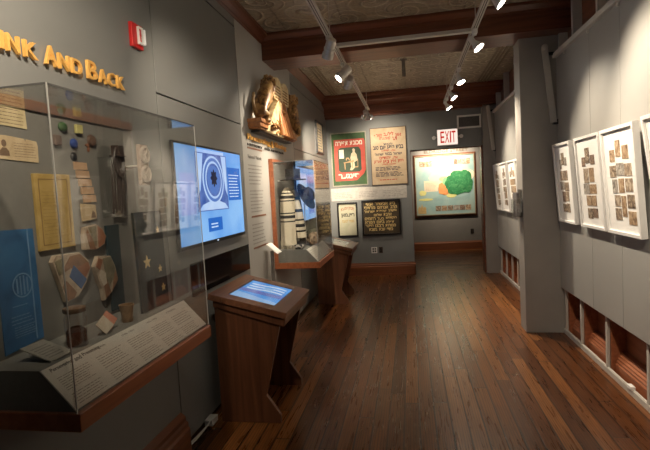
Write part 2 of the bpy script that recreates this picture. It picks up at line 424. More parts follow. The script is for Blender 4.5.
# ------------------------------------------------------------------ display cases
def case(y0, y1, xf, z0, z1, zb, label, name='wall_display_case'):
    t = thing(name, label, 'display case', (-1.5, (y0 + y1) / 2, zb))
    zt = z0 + .138; xs = xf - .135
    MB().box(-1.499, y0, zb, xf + .012, y1, z0).build('tray', CASEW, t, bevel=.003)
    F = LW(y0, z0, -1.499)
    w_, h_ = y1 - y0, z1 - z0 + .045
    MB().poly(F, [(0, 0), (.04, 0), (.04, h_ - .04), (w_, h_ - .04), (w_, h_), (0, h_)], 0, .045).build('back_frame', CASEW, t, bevel=.002)
    MB().box(-1.498, y0 + .04, z0, -1.465, y1 - .004, z1 + .004).build('backboard', BACKB, t)
    MB().prism_y([(-1.465, z0 + .001), (xf - .008, z0 + .001), (xs, zt), (-1.465, zt)], y0 + .012, y1 - .012).build('deck', DECK, t)
    g = .006
    MB().box(xf - g, y0, z0 + .001, xf, y1, z1).build('front_pane', GLASS, t)
    MB().box(-1.452, y0, z0 + .001, xf - g - .0005, y0 + g, z1).build('side_pane', GLASS, t)
    MB().box(-1.452, y1 - g, z0 + .001, xf - g - .0005, y1, z1).build('side_pane', GLASS, t)
    MB().box(-1.452, y0, z1 + .0005, xf, y1, z1 + g).build('top_pane', GLASS, t)
    e = .003
    for yy in (y0, y1 - .004): MB().box(xf, yy, z0 + .001, xf + e, yy + .004, z1 + g).build('polished_edge', EDGE, t)
    MB().box(xf, y0 + g, z1 + .0005, xf + e, y1 - g, z1 + g).box(-1.452, y0 - e, z1 + .0005, xf, y0, z1 + g).build('top_edge', EDGED, t)
    return t, xs, zt
def slope_frame(y, xs, zt, xf, z0):
    """reading surface of the sloping front of a case, lower left corner at the front edge"""
    d = Vector((xs - (xf - .008), 0, zt - z0))
    return FR((xf - .008, y, z0), (0, 1, 0), d), d.length

c1, xs, zt = case(1.33, 2.365, -1.10, .925, 1.985, .863, 'glass fronted wall case full of small artefacts, nearest on the left wall')
F, ln = slope_frame(1.34, xs, zt, -1.10, .926)
pl = MB().rect(F, 0, .006, 1.012, ln - .004, .001, .006).build('text_panel', PRINT, c1, label='off white sloping text panel')
W_ = 1.012
CINK = plain('case label ink', (.26, .24, .215), .7, .05)
for w__, a_, b_ in (('Persevering', .03, .135), ('and', .145, .18), ('Preserving', .19, .285)): MB().text(F, w__, a_, ln - .030, b_ - a_, .018, .006, .0064).build('heading_word', INK, pl)
for i, xx in enumerate((.03, .23, .43, .62, .80)):
    n = (9, 8, 8, 8, 7)[i]
    if i: MB().text(F, ('', '1900s–1930s', '1940s–1950s', '1960s–1970s', '1980s')[i], xx, ln - .027, .09, .008, .006, .0064).build('date', CINK, pl)
    MB().lines(F, xx, ln * .42, .165, ln * .33, n - 2, .24, .006, .0064, seed=i + 3).build('paragraph', CINK, pl)
    MB().lines(F, xx, ln * .10, .165, ln * .26, 5, .24, .006, .0064, seed=i + 13).build('paragraph', CINK, pl)

# things mounted on the backboard (x about -1.46) of the near case
def CB(y, z, x=-1.4645): return FR((x, y, z), (0, 1, 0), (0, 0, 1))
PAP = mottled('yellowed paper', [(.45, .36, .20), (.60, .50, .30), (.66, .56, .36)], 9, .8, bump=.1)
PAP2 = mottled('tan old paper', [(.42, .31, .18), (.55, .43, .27), (.60, .49, .33)], 11, .8, bump=.1)
PAPW = mottled('aged white paper', [(.50, .45, .36), (.60, .55, .45)], 10, .8, bump=.05)
OCH = mottled('ochre book cover', [(.33, .22, .06), (.42, .29, .09), (.48, .34, .13)], 14, .6, bump=.15)
SEP = plain('sepia ink', (.16, .10, .06), .8, .1)

t = thing('handwritten_document', 'yellow handwritten sheet at the upper left of the near case', 'document', (-1.46, 1.58, 1.91))
F = CB(1.50, 1.912); MB().poly(F, [(0, .004), (.147, 0), (.144, .084), (.02, .089), (0, .086)], 0, .003).build('sheet', PAP, t)
MB().lines(F, .02, .012, .115, .066, 5, .18, .003, .0036, seed=5).build('handwriting', SEP, t)
t = thing('portrait_certificate', 'torn certificate with a small portrait print, below the yellow sheet in near case', 'document', (-1.46, 1.6, 1.79))
F = CB(1.49, 1.79); MB().poly(F, [(0, 0), (.2, -.006), (.203, .06), (.198, .078), (.146, .082), (.142, .072), (.135, .083), (.05, .088), (0, .086)], 0, .003).build('sheet', PAP2, t)
MB().lines(F, .085, .012, .105, .06, 6, .16, .003, .0036, seed=9).build('handwriting', SEP, t)
mb = MB().lathe([(.0, 0), (.011, 0), (.011, .0008), (0, .0008)], F.p(.04, .058, .003), 14, Matrix(((0, 0, 1), (1, 0, 0), (0, 1, 0))), sy=1.25)
mb.poly(F, [(.018, .012), (.062, .012), (.06, .03), (.048, .042), (.032, .042), (.02, .03)], .003, .0038).build('portrait', SEP, t)
o = MB().rect(CB(1.565, 2.0), 0, 0, .075, -.038 + .07, .0, .003).build('paper_label', PAP); tag(o, 'small blank cream card above the yellow sheet at top of near case', 'card')
t = thing('ochre_book', 'large ochre framed sheet leaning in the near display case beside the blue banner', 'book', (-1.46, 1.74, 1.43))
F = CB(1.645, 1.43); MB().rect(F, 0, 0, .20, .31, 0, .014).build('cover', OCH, t, bevel=.002)
mb = MB().ring(FR(F.p(.018, .02, .014), F.u, F.v), .164, .27, .004, 0, .001); mb.lines(F, .03, .05, .14, .2, 14, .1, .014, .0146, seed=3).build('border_line', plain('brown print', (.26, .16, .06), .7), t)
t = thing('blue_banner', 'tall blue printed banner with a round emblem and small white print in near case', 'banner', (-1.46, 1.53, 1.08))
F = CB(1.445, 1.075)
MB().poly(F, [(0, .0), (.185, .015), (.18, .45), (0, .455)], 0, .004).build('cloth', mottled('blue cloth', [(.018, .09, .22), (.03, .13, .30), (.04, .16, .34)], 6, .7), t)
LB = plain('pale blue print', (.14, .26, .42), .7)
mb = MB()
for k in range(22):
    a, b = 2 * math.pi * k / 22, 2 * math.pi * (k + 1) / 22
    mb.poly(F, [(.105 + .042 * math.cos(a), .24 + .042 * math.sin(a)), (.105 + .042 * math.cos(b), .24 + .042 * math.sin(b)), (.105 + .047 * math.cos(b), .24 + .047 * math.sin(b)), (.105 + .047 * math.cos(a), .24 + .047 * math.sin(a))], .004, .0048)
for k in range(4):
    xx = .08 + k * .016; hh = .028 if k in (0, 3) else .036
    mb.rect(F, xx - .003, .24 - hh, xx + .003, .24 + hh, .004, .0048)
mb.build('emblem', LB, t)
MB().lines(F, .04, .10, .11, .04, 3, .25, .004, .0048, seed=2).build('print', LB, t); MB().lines(F, .05, .05, .10, .045, 5, .3, .004, .0048, seed=21).build('print', LB, t); MB().lines(F, .05, .165, .09, .01, 1, .3, .004, .0048, seed=22).build('print', LB, t)
MB().rect(F, .148, .02, .153, .45, .004, .0055).build('edge_stripe', LB, t)

def blob(name, y, z, ry, rz, mat, label, cat, group=None, th=.014, sq=False):
    if sq: o = MB().rect(CB(y - ry, z - rz), 0, 0, 2 * ry, 2 * rz, 0, th).build(name, mat, bevel=.003)
    else:
        M = Matrix(((0, 0, 1), (1, 0, 0), (0, 1, 0)))
        o = MB().lathe([(1, 0), (1.02, th * .4), (.8, th * .85), (.4, th)], (-1.4645, y, z), 20, Matrix(((0, 0, 1), (ry, 0, 0), (0, rz, 0))), ).build(name, mat, smooth=True)
    return tag(o, label, cat, group)
GRN = mottled('green enamel', [(.02, .06, .02), (.06, .12, .04)], 60, .35)
blob('pin_badge', 1.845, 1.946, .026, .021, GRN, 'round dark green pin badge in the near case', 'badge', 'badges in the near case')
blob('pin_badge', 1.94, 1.947, .021, .02, mottled('yellow tin', [(.40, .36, .12), (.5, .46, .2)], 50, .5), 'square yellow green pin badge in the near case', 'badge', 'badges in the near case', sq=True)
blob('pin_badge', 1.80, 1.886, .02, .021, mottled('grey brown tin', [(.10, .07, .06), (.16, .11, .09)], 70, .5), 'square grey brown badge below the green one', 'badge', 'badges in the near case', sq=True)
blob('pin_badge', 1.905, 1.88, .022, .022, mottled('blue enamel', [(.01, .03, .16), (.03, .07, .26)], 60, .3), 'round cobalt blue badge in the near case', 'badge', 'badges in the near case')
blob('pin_badge', 1.897, 1.821, .018, .02, BLACK, 'small round black badge below the blue badge', 'badge', 'badges in the near case')
blob('pin_badge', 1.83, 2.02 - .012, .02, .02, mottled('faint grey tin', [(.15, .14, .12), (.2, .19, .17)], 60, .5), 'faint grey round badge nearest the top of the case', 'badge', 'badges in the near case')
t = thing('ribbon_medal', 'dark brown medal on a short bent ribbon near the top of the case', 'medal', (-1.46, 2.01, 1.85))
F = CB(1.98, 1.85)
MB().lathe([(.026, 0), (.028, .005), (.024, .013), (.015, .015)], F.p(.045, .055), 18, Matrix(((0, 0, 1), (1, 0, 0), (0, 1, 0)))).build('disc', mottled('dark bronze', [(.06, .03, .02), (.13, .07, .04)], 60, .4), t, smooth=True)
MB().poly(F, [(0, .03), (.018, .04), (.03, .02), (.022, 0), (.012, .005), (.018, .022)], .0, .006).build('ribbon', mottled('rust ribbon', [(.16, .06, .03), (.24, .1, .05)], 60, .7), t)
CARD = mottled('salmon tan card', [(.42, .26, .15), (.52, .34, .21), (.58, .40, .26)], 14, .75, bump=.1)
for k in range(5):
    z = 1.765 - k * .037; y = 1.893 + k * .011
    o = MB().poly(CB(y, z - .0), [(0, 0), (.085, .001), (.083, .033), (-.002, .034)], 0, .006).build('ticket_stub', CARD)
    tag(o, ['topmost', 'second', 'middle', 'fourth', 'lowest'][k] + ' tan card in the hanging column of five cards in near case', 'card', 'tan cards in a column')
t = thing('photo_card', 'curled tan picture card below the column of cards', 'card', (-1.46, 1.96, 1.53))
F = CB(1.912, 1.532)
MB().poly(F, [(.004, 0), (.1, .008), (.098, .072), (.0, .08)], 0, .007).build('card', PAP2, t)
MB().poly(F, [(.06, .012), (.095, .013), (.09, .035), (.075, .045)], .007, .008).build('picture', SEP, t)

def fragment(label, y, z, pts, patches, loc):
    t = thing('plaster_fragment', label, 'plaster fragment', loc, 'painted plaster fragments')
    F = CB(y, z, -1.462)
    MB().poly(F, pts, 0, .022).build('plaster_body', mottled('raw plaster', [(.28, .21, .15), (.40, .32, .24), (.46, .38, .29)], 25, .8, bump=.4), t, bevel=.002)
    for i, (pp, m, nm) in enumerate(patches):
        MB().poly(F, pp, .022, .0235 + .0004 * i).build(nm, m, t)
    return t
BR1 = mottled('brown fresco', [(.15, .07, .035), (.23, .115, .06), (.30, .16, .085)], 16, .7)
BR2 = mottled('rust fresco', [(.24, .09, .04), (.34, .14, .07)], 20, .7)
GRF = mottled('olive fresco', [(.13, .12, .08), (.22, .19, .12), (.30, .26, .17)], 18, .7)
BLF = mottled('blue fresco', [(.03, .08, .22), (.06, .13, .30)], 30, .7)
CRF = mottled('cream fresco', [(.50, .42, .33), (.60, .53, .43)], 20, .7)
fragment('small brown painted plaster fragment, upper of three, in the near case', 1.892, 1.395,
    [(0, .01), (.07, 0), (.135, .02), (.155, .055), (.13, .095), (.09, .118), (.01, .11), (.0, .07)],
    [([(.03, .01), (.07, .004), (.055, .05), (.02, .1), (.012, .08)], BR1, 'paint_patch'), ([(.03, .108), (.085, .112), (.075, .02), (.065, .02)], GRF, 'paint_patch'), ([(.09, .01), (.13, .025), (.148, .055), (.125, .09), (.095, .11)], BR2, 'paint_patch')], (-1.46, 1.97, 1.395))
fragment('largest painted plaster fragment with a blue patch in the near case', 1.69, 1.2,
    [(.06, 0), (.13, .012), (.19, .06), (.225, .12), (.215, .155), (.16, .2), (.02, .205), (0, .18), (.03, .09)],
    [([(.03, .12), (.10, .19), (.16, .193), (.21, .15), (.215, .12), (.16, .09), (.1, .14)], BR1, 'paint_patch'), ([(.15, .14), (.21, .15), (.218, .12), (.17, .07), (.12, .12)], BR2, 'paint_patch'), ([(.085, .105), (.115, .15), (.19, .075), (.15, .04)], BLF, 'paint_patch'), ([(.04, .07), (.065, .09), (.12, .03), (.1, .01), (.065, .006)], BR1, 'paint_patch'), ([(.008, .18), (.06, .195), (.05, .13), (.025, .12)], GRF, 'paint_patch')], (-1.46, 1.79, 1.2))
fragment('tall olive and cream painted plaster fragment, right of the blue one', 1.945, 1.15,
    [(.05, 0), (.11, .03), (.165, .08), (.15, .15), (.12, .205), (.03, .215), (0, .17), (.02, .1), (.04, .06)],
    [([(.06, .01), (.10, .03), (.075, .1), (.05, .09)], BR1, 'paint_patch'), ([(.06, .2), (.118, .2), (.145, .14), (.13, .1), (.09, .06), (.07, .12)], GRF, 'paint_patch'), ([(.11, .035), (.16, .08), (.148, .13), (.13, .1)], BR1, 'paint_patch'), ([(.02, .12), (.04, .15), (.07, .13), (.072, .08), (.045, .07)], CRF, 'paint_patch'), ([(.005, .17), (.03, .205), (.055, .195), (.03, .15)], BR2, 'paint_patch')], (-1.46, 2.03, 1.15))

# tefillin straps on a clear mount
t = thing('leather_straps', 'bundle of black leather straps and box hanging on a clear mount in near case', 'leather straps', (-1.42, 2.14, 1.54))
F = CB(2.05, 1.54, -1.455)
mb = MB(); rn = random.Random(4); LEA = plain('dark leather', (.03, .018, .014), .45, .3, 60)
for k in range(9):
    a = .05 + k * .011
    mb.tube([F.p(a + rn.uniform(-.01, .01), .01 + rn.random() * .03, .03), F.p(a + rn.uniform(-.008, .008), .12, .035), F.p(a + rn.uniform(-.01, .01), .24, .04), F.p(.10 + rn.uniform(-.02, .02), .33, .04)], .0045, 6)
for k in range(3):
    pts = [F.p(.10 + (.028 + .006 * k) * math.cos(q / 12 * 2 * math.pi), .27 + (.06 + .008 * k) * math.sin(q / 12 * 2 * math.pi), .04 + .004 * k) for q in range(13)]
    mb.tube(pts, .005, 6)
mb.build('strap', LEA, t, smooth=True)
MB().rect(F, .08, .30, .13, .35, .02, .06).rect(F, .07, .295, .14, .302, .015, .065).build('box', LEA, t, bevel=.003)
MB().rect(F, 0, 0, .17, .375, 0.0, .004).rect(F, 0, 0, .17, .004, .004, .075).build('mount', GLASS, t)
t = thing('rosette_ornament', 'pair of round pierced rosettes joined one above the other in near case', 'ornament', (-1.33, 2.24, 1.69))
F = CB(2.195, 1.69, -1.345); MB().tube([F.p(.046, .1, 0), F.p(.046, .1, -.118)], .006, 8).build('rod', STEEL, t); RO = mottled('pink tan plaster', [(.42, .33, .27), (.55, .45, .38)], 40, .7)
MB().rect(F, .008, .0, .085, .205, 0, .02).build('plate', RO, t, bevel=.003)
for i, zz in enumerate((.055, .152)):
    mb = MB(); M = Matrix(((0, 0, 1), (1, 0, 0), (0, 1, 0)))
    mb.lathe([(.044, 0), (.046, .008), (.036, .012), (.034, .006), (.012, .006), (.010, .012), (.003, .012)], F.p(.046, zz, .02), 24, M)
    for q in range(6): mb.tube([F.p(.046, zz, .028), F.p(.046 + .036 * math.cos(q * 1.047), zz + .036 * math.sin(q * 1.047), .028)], .003, 6)
    mb.build('rosette', mottled('pale rosette', [(.5, .42, .36), (.62, .54, .47)], 40, .6), t, smooth=True)

# dark cloth with gold stars
t = thing('starry_panel', 'dark blue green cloth panel with gold stars standing in the near case', 'textile', (-1.36, 2.2, 1.065))
F = FR((-1.305, 2.065, 1.066), (0, 1, 0), (-.02, 0, 1))
MB().rect(F, 0, 0, .255, .49, 0, .012).build('panel', mottled('dark teal cloth', [(.006, .010, .014), (.010, .022, .028), (.012, .03, .036)], 5, .6), t, bevel=.002)
def star(F, a, b, r, d0, d1, mb):
    pts = [(a + (r if k % 2 == 0 else r * .42) * math.sin(k * math.pi / 5), b + (r if k % 2 == 0 else r * .42) * math.cos(k * math.pi / 5)) for k in range(10)]
    return mb.poly(F, pts, d0, d1)
SG = plain('gold star', (.62, .44, .20), .5, .1)
for a, b, r in ((.09, .24, .034), (.215, .39, .019), (.205, .19, .02), (.22, .09, .022)):
    star(F, a - .012, b, r, .012, .015, MB()).build('star', SG, t)
MB().rect(F, -.004, 0, 0, .49, -.002, .02).rect(F, -.004, -.0, .275, .006, .0125, .03).build('mount', GLASS, t)
o = MB().rect(CB(2.07, 1.08, -1.4645), 0, 0, .10, .42, 0, .01).build('teal_board', plain('deep teal board', (.012, .035, .045), .6)); tag(o, 'narrow deep teal board behind the starry panel', 'board')

# on the deck
t = thing('glass_jar', 'tall lidded glass jar with dark contents on the near case deck', 'jar', (-1.29, 1.60, 1.063))
c = (-1.29, 1.60, 1.064)
MB().lathe([(.036, 0), (.04, .01), (.04, .11), (.034, .125), (.034, .132)], c, 24, None).build('body', GLASS, t, smooth=True)
MB().lathe([(.033, .004), (.036, .012), (.036, .06), (.02, .075), (.01, .07)], c, 20).build('contents', mottled('dark dried stuff', [(.02, .01, .008), (.06, .03, .02)], 60, .8, bump=.8), t, smooth=True)
MB().lathe([(.038, .132), (.041, .136), (.041, .15), (.03, .154)], c, 24).build('lid', mottled('old tin lid', [(.14, .09, .06), (.22, .15, .10)], 40, .4), t, smooth=True)
for nm, y, zz, rot, m, lab in (('paper_ticket', 1.735, 1.066, .5, PAPW, 'small cream paper ticket leaning on the near case deck'), ('paper_ticket', 1.80, 1.068, .65, mottled('coral paper', [(.50, .19, .12), (.62, .28, .19)], 20, .7), 'small coral paper ticket leaning on the near case deck')):
    xo = -1.262 if m is PAPW else -1.285
    FT = FR((xo, y, zz), Vector((0, math.cos(rot), math.sin(rot) * .9)), Vector((-.45, -math.sin(rot) * .8, math.cos(rot) * .8)))
    FT.v = (FT.v - FT.u * FT.v.dot(FT.u)).normalized(); FT.n = FT.u.cross(FT.v)
    o = MB().rect(FT, 0, 0, .06, .06, 0, .003).build(nm, m); tag(o, lab, 'ticket', 'paper tickets on the deck')
o = MB().lathe([(.022, 0), (.025, .004), (.025, .03), (.032, .075), (.034, .08), (.03, .08), (.024, .03), (.02, .008)], (-1.295, 1.94, 1.064), 22).build('metal_cup', mottled('worn brass', [(.20, .12, .06), (.34, .22, .12)], 30, .3), smooth=True); tag(o, 'small worn brass cup standing on the near case deck', 'cup')
t = thing('caption_card', 'pale caption card lying on the deck beside the jar', 'card', (-1.33, 1.48, 1.064))
FT = FR((-1.25, 1.385, 1.067), (0, 1, 0), (-1, 0, .35))
FT = FR(FT.p(.03, .0), FT.u, FT.v)
MB().rect(FT, 0, 0, .11, .13, 0, .004).build('card', plain('dim caption paper', (.30, .29, .26), .6), t)
MB().lines(FT, .015, .02, .08, .09, 6, .25, .004, .0046, seed=8).build('print', GINK, t)

# far case
c2, xs2, zt2 = case(5.0, 5.97, -1.005, .858, 1.955, .79, 'glass fronted wall case with cherry wood frame holding a hat and striped shawl')
F, ln = slope_frame(5.012, xs2, zt2, -1.005, .859)
pl = MB().rect(F, 0, .004, .946, ln - .003, .001, .006).build('text_panel', PRINT, c2, label='pale sloping text panel')
FI = plain('faint ink', (.42, .40, .36), .7)
MB().rect(F, .47, .006, .476, ln - .006, .006, .0066).build('divider', FI, pl)
for a_ in (.03, .52): MB().lines(F, a_, .03, .38, ln - .05, 6, .3, .006, .0066, seed=31).build('paragraph', FI, pl)

BH = plain('black felt', (.010, .010, .013), .75, .2, 80)
t = thing('top_hat', 'black top hat held on a thin rod at the top of the far case', 'hat', (-1.285, 5.2, 1.75))
MB().lathe([(.145, .008), (.15, .012), (.145, .017), (.09, .012), (.084, .02), (.083, .11), (.086, .126), (.082, .132), (.02, .13)], (-1.285, 5.2, 1.752), 30, None, sx=1, sy=1.15).build('hat', BH, t, smooth=True)
MB().lathe([(.086, .02), (.0865, .045), (.084, .045)], (-1.285, 5.2, 1.752), 30, None, sx=1, sy=1.15).build('ribbon', plain('satin ribbon', (.02, .02, .03), .3), t, smooth=True)
MB().tube([(-1.46, 5.2, 1.76), (-1.285, 5.2, 1.765)], .006, 8).lathe([(.012, 0), (.02, .004), (.02, .008)], (-1.285, 5.2, 1.76), 16).build('wall_rod', STEEL, t)

def striped(name, base, st, bands, rough=.8):
    m, nt, b = newmat(name); tc = N(nt, 'ShaderNodeTexCoord'); sp = N(nt, 'ShaderNodeSeparateXYZ'); lk(nt, tc.outputs['Object'], sp.inputs[0])
    r = N(nt, 'ShaderNodeValToRGB'); r.color_ramp.interpolation = 'CONSTANT'; e = r.color_ramp.elements
    pts = [(0, base)]
    for a, w in bands: pts += [(a, st), (a + w, base)]
    while len(e) < len(pts): e.new(.99)
    for i, (p, c) in enumerate(pts): e[i].position = p; e[i].color = (*c, 1)
    lk(nt, mathn(nt, 'DIVIDE', sp.outputs[2], .72), r.inputs[0]); lk(nt, r.outputs[0], b.inputs['Base Color']); b.inputs['Roughness'].default_value = rough
    return m
TAL = striped('white wool with black stripes', (.66, .60, .47), (.012, .012, .015), [(.36, .02), (.42, .045), (.49, .02), (.68, .02), (.725, .045), (.80, .018), (.90, .02)])
TAL2 = striped('white wool with slanting black stripes', (.64, .58, .46), (.012, .012, .015), [(.18, .03), (.26, .05), (.36, .03), (.5, .05), (.7, .05), (.86, .05)])
def drape(name, c, rx, ry, h, mat, parent, seed, shear=0, flat=False):
    mb = MB(); n, m = 36, 16; rn = random.Random(seed); base = []
    ph = [rn.uniform(0, 6) for _ in range(3)]
    for j in range(m + 1):
        q = j / m; s = 1 if q < .72 else math.sqrt(max(0.03, 1 - ((q - .72) / .28) ** 2 * .93))
        for k in range(n):
            a = 2 * math.pi * k / n
            r = s * (1 + (1 - q) * (.09 * math.sin(7 * a + ph[0]) + .05 * math.sin(11 * a + ph[1])) + .03 * math.sin(5 * a + q * 4 + ph[2]))
            mb.v.append(Vector((c[0] + rx * r * math.cos(a) + shear * q * .3, c[1] + ry * r * math.sin(a), c[2] + q * h)))
    for j in range(m):
        for k in range(n): mb.f.append((j * n + k, j * n + (k + 1) % n, (j + 1) * n + (k + 1) % n, (j + 1) * n + k))
    mb.f.append(tuple(range(n))[::-1]); mb.f.append(tuple(m * n + k for k in range(n)))
    return mb.build(name, mat, parent, smooth=True)
t = thing('prayer_shawl', 'cream woollen prayer shawl with black stripes and fringe hanging in the far case', 'shawl', (-1.33, 5.25, 1.035))
drape('left_drape', (-1.368, 5.17, 1.04), .082, .09, .64, TAL, t, 3, .04)
drape('right_drape', (-1.262, 5.36, 1.10), .055, .08, .56, TAL2, t, 5, -.18)
mb = MB(); rn = random.Random(5)
for k in range(26):
    x = -1.448 + k * .0062; y = 5.095 + rn.uniform(-.01, .02)
    mb.tube([(x, y + .01, 1.09), (x + rn.uniform(-.006, .006), y, 1.05), (x + rn.uniform(-.012, .012), y - .005, 1.0)], .0022, 5)
mb.build('fringe', plain('cream yarn', (.60, .54, .42), .8), t)
t = thing('felt_cap', 'dark navy felt hat hung on edge beside the striped shawl', 'hat', (-1.2, 5.45, 1.0))
M = Matrix.Rotation(math.radians(62), 3, 'Y') @ Matrix.Rotation(math.radians(12), 3, 'X')
MB().lathe([(.165, 0), (.17, .006), (.16, .012), (.10, .012), (.092, .03), (.08, .085), (.06, .10), (.01, .102)], (-1.20, 5.42, 1.57), 30, M, sy=.9).build('hat', plain('navy felt', (.012, .014, .030), .7, .2, 60), t, smooth=True)
MB().tube([(-1.24, 5.5, 1.0), (-1.24, 5.5, 1.45), (-1.22, 5.46, 1.55)], .005, 8).build('stand', STEEL, t)
BWP = mottled('black and white woven pattern', [(.02, .02, .025), (.03, .03, .035), (.45, .42, .38)], 40, .7, kind='vor')
o = MB().box(-1.27, 5.012, 1.0, -1.17, 5.075, 1.05).build('patterned_pouch', BWP, bevel=.02); tag(o, 'black and white patterned pouch lying beneath the striped shawl', 'pouch')
mb = MB(); base = []
bm = bmesh.new(); bmesh.ops.create_icosphere(bm, subdivisions=4, radius=1)
for v in bm.verts:
    p = v.co.copy(); d = 1 + .28 * noise.noise(p * 2.2 + Vector((3, 1, 2))) + .12 * noise.noise(p * 6); v.co = Vector((p.x * .075 * d, p.y * .15 * d, p.z * .075 * d))
mb.add([v.co + Vector((-1.150, 5.52, 1.065)) for v in bm.verts], [tuple(x.index for x in f.verts) for f in bm.faces]); bm.free()
o = mb.build('crumpled_bag', mottled('brown and cream cloth', [(.05, .03, .02), (.32, .23, .15), (.50, .40, .29), (.14, .08, .05)], 9, .8), smooth=True); tag(o, 'crumpled brown and cream cloth bag at the foot of the case with hats', 'bag')

# ------------------------------------------------------------------ wall screens
SB = emit('screen blue', (.13, .38, .88), .6, (.28, .56, .98), 2.2)
SW = emit('screen pale', (.55, .72, 1.0), .6, (.38, .58, .98), 5)
SD = emit('screen deep blue', (.01, .11, .45), .8)
SN = emit('screen navy', (.04, .11, .42), .55, (.14, .24, .60), 9)
ST = emit('screen text', (.65, .8, 1), .65)
def tv(y0, y1, z0, z1, label, full=True):
    t = thing('wall_screen', label, 'screen', (-1.5, (y0 + y1) / 2, z0))
    MB().box(-1.499, y0 + .25, z0 + .12, -1.488, y1 - .25, z1 - .12).build('mount', BLACK, t)
    MB().box(-1.488, y0, z0, -1.466, y1, z1).build('housing', BLACK, t, bevel=.004)
    w, h = y1 - y0 - .03, z1 - z0 - .045; F = LW(y0 + .015, z0 + .028, -1.466)
    MB().rect(F, 0, 0, w, h, 0, .001).build('display', SB, t)
    MB().rect(F, w * .49, -.018, w * .51, -.008, 0, .001).build('maker_mark', ST, t)
    def R(n, m, a, b, c, d, k=.001): return MB().rect(F, a * w, b * h, c * w, d * h, k, k + .0008).build(n, m, t)
    if full:
        R('picture', SN, .24, .32, .72, .95)
        cx, cz = .49 * w, .66 * h
        def oval(n, m, rx, rz, k, dx=0, dz=0, seg=30, lobes=0):
            pts = [(cx + dx * w + rx * (1 + .18 * math.cos(lobes * q / seg * 2 * math.pi) * (lobes > 0)) * math.cos(2 * math.pi * q / seg), cz + dz * h + rz * (1 + .18 * math.cos(lobes * q / seg * 2 * math.pi) * (lobes > 0)) * math.sin(2 * math.pi * q / seg)) for q in range(seg)]
            return MB().poly(F, pts, k, k + .0006).build(n, m, t)
        MB().poly(F, [(.25 * w, .33 * h), (.71 * w, .33 * h), (.66 * w, .39 * h), (.49 * w, .45 * h), (.31 * w, .39 * h)], .0018, .0024).build('arch', SW, t)
        MB().poly(F, [(.25 * w, .94 * h), (.35 * w, .94 * h), (.29 * w, .55 * h), (.25 * w, .48 * h)], .0018, .0024).build('arch', SW, t)
        MB().poly(F, [(.71 * w, .94 * h), (.63 * w, .94 * h), (.68 * w, .55 * h), (.71 * w, .48 * h)], .0018, .0024).build('arch', SW, t)
        oval('ring', SW, .165 * w, .27 * h, .0026); oval('ring', emit('screen mid blue', (.10, .22, .62), .55), .148 * w, .245 * h, .0033)
        oval('ring', SW, .125 * w, .21 * h, .0040); oval('ring', SN, .112 * w, .185 * h, .0047); oval('ring', emit('screen mid blue', (.10, .22, .62), .55), .098 * w, .160 * h, .0054)
        oval('rose_window', emit('screen black', (.01, .015, .06), .4), .045 * w, .085 * h, .0061, 0, .02, 48, 8)
        R('caption_box', SD, .73, .42, .97, .82)
        MB().lines(F, .75 * w, .46 * h, .2 * w, .30 * h, 8, .3, .0018, .0024, seed=4).build('caption_text', ST, t)
        R('caption_box', SD, .37, .09, .59, .24)
        MB().lines(F, .41 * w, .13 * h, .13 * w, .07 * h, 2, .4, .0018, .0024, seed=6).build('caption_text', ST, t)
        R('picture', emit('screen lilac', (.22, .30, .75), .7, (.30, .45, .9), 4), .03, .30, .22, .72)
        R('heading_strip', SW, .25, .95, .68, .985)
    else:
        R('picture', SW, .1, .2, .5, .9); R('picture', SN, .55, .35, .9, .85); R('caption_box', SD, .55, .1, .9, .28)
    return t
tv(2.82, 4.04, 1.27, 1.99, 'large wall screen showing a blue picture of a rose window')
tv(6.1, 7.35, 1.2, 1.98, 'large wall screen beyond the case with hats', False)
o = MB().box(-1.502, 3.0, .935, -1.494, 4.19, 1.165).build('dark_glass_strip', BGLOSS, bevel=.002); tag(o, 'long black glossy strip set in the wall below the rose window screen', 'panel')
o = MB().box(-1.502, 6.25, .90, -1.494, 7.4, 1.06).build('dark_glass_strip', BGLOSS, bevel=.002); tag(o, 'long black glossy strip below the far wall screen', 'panel')

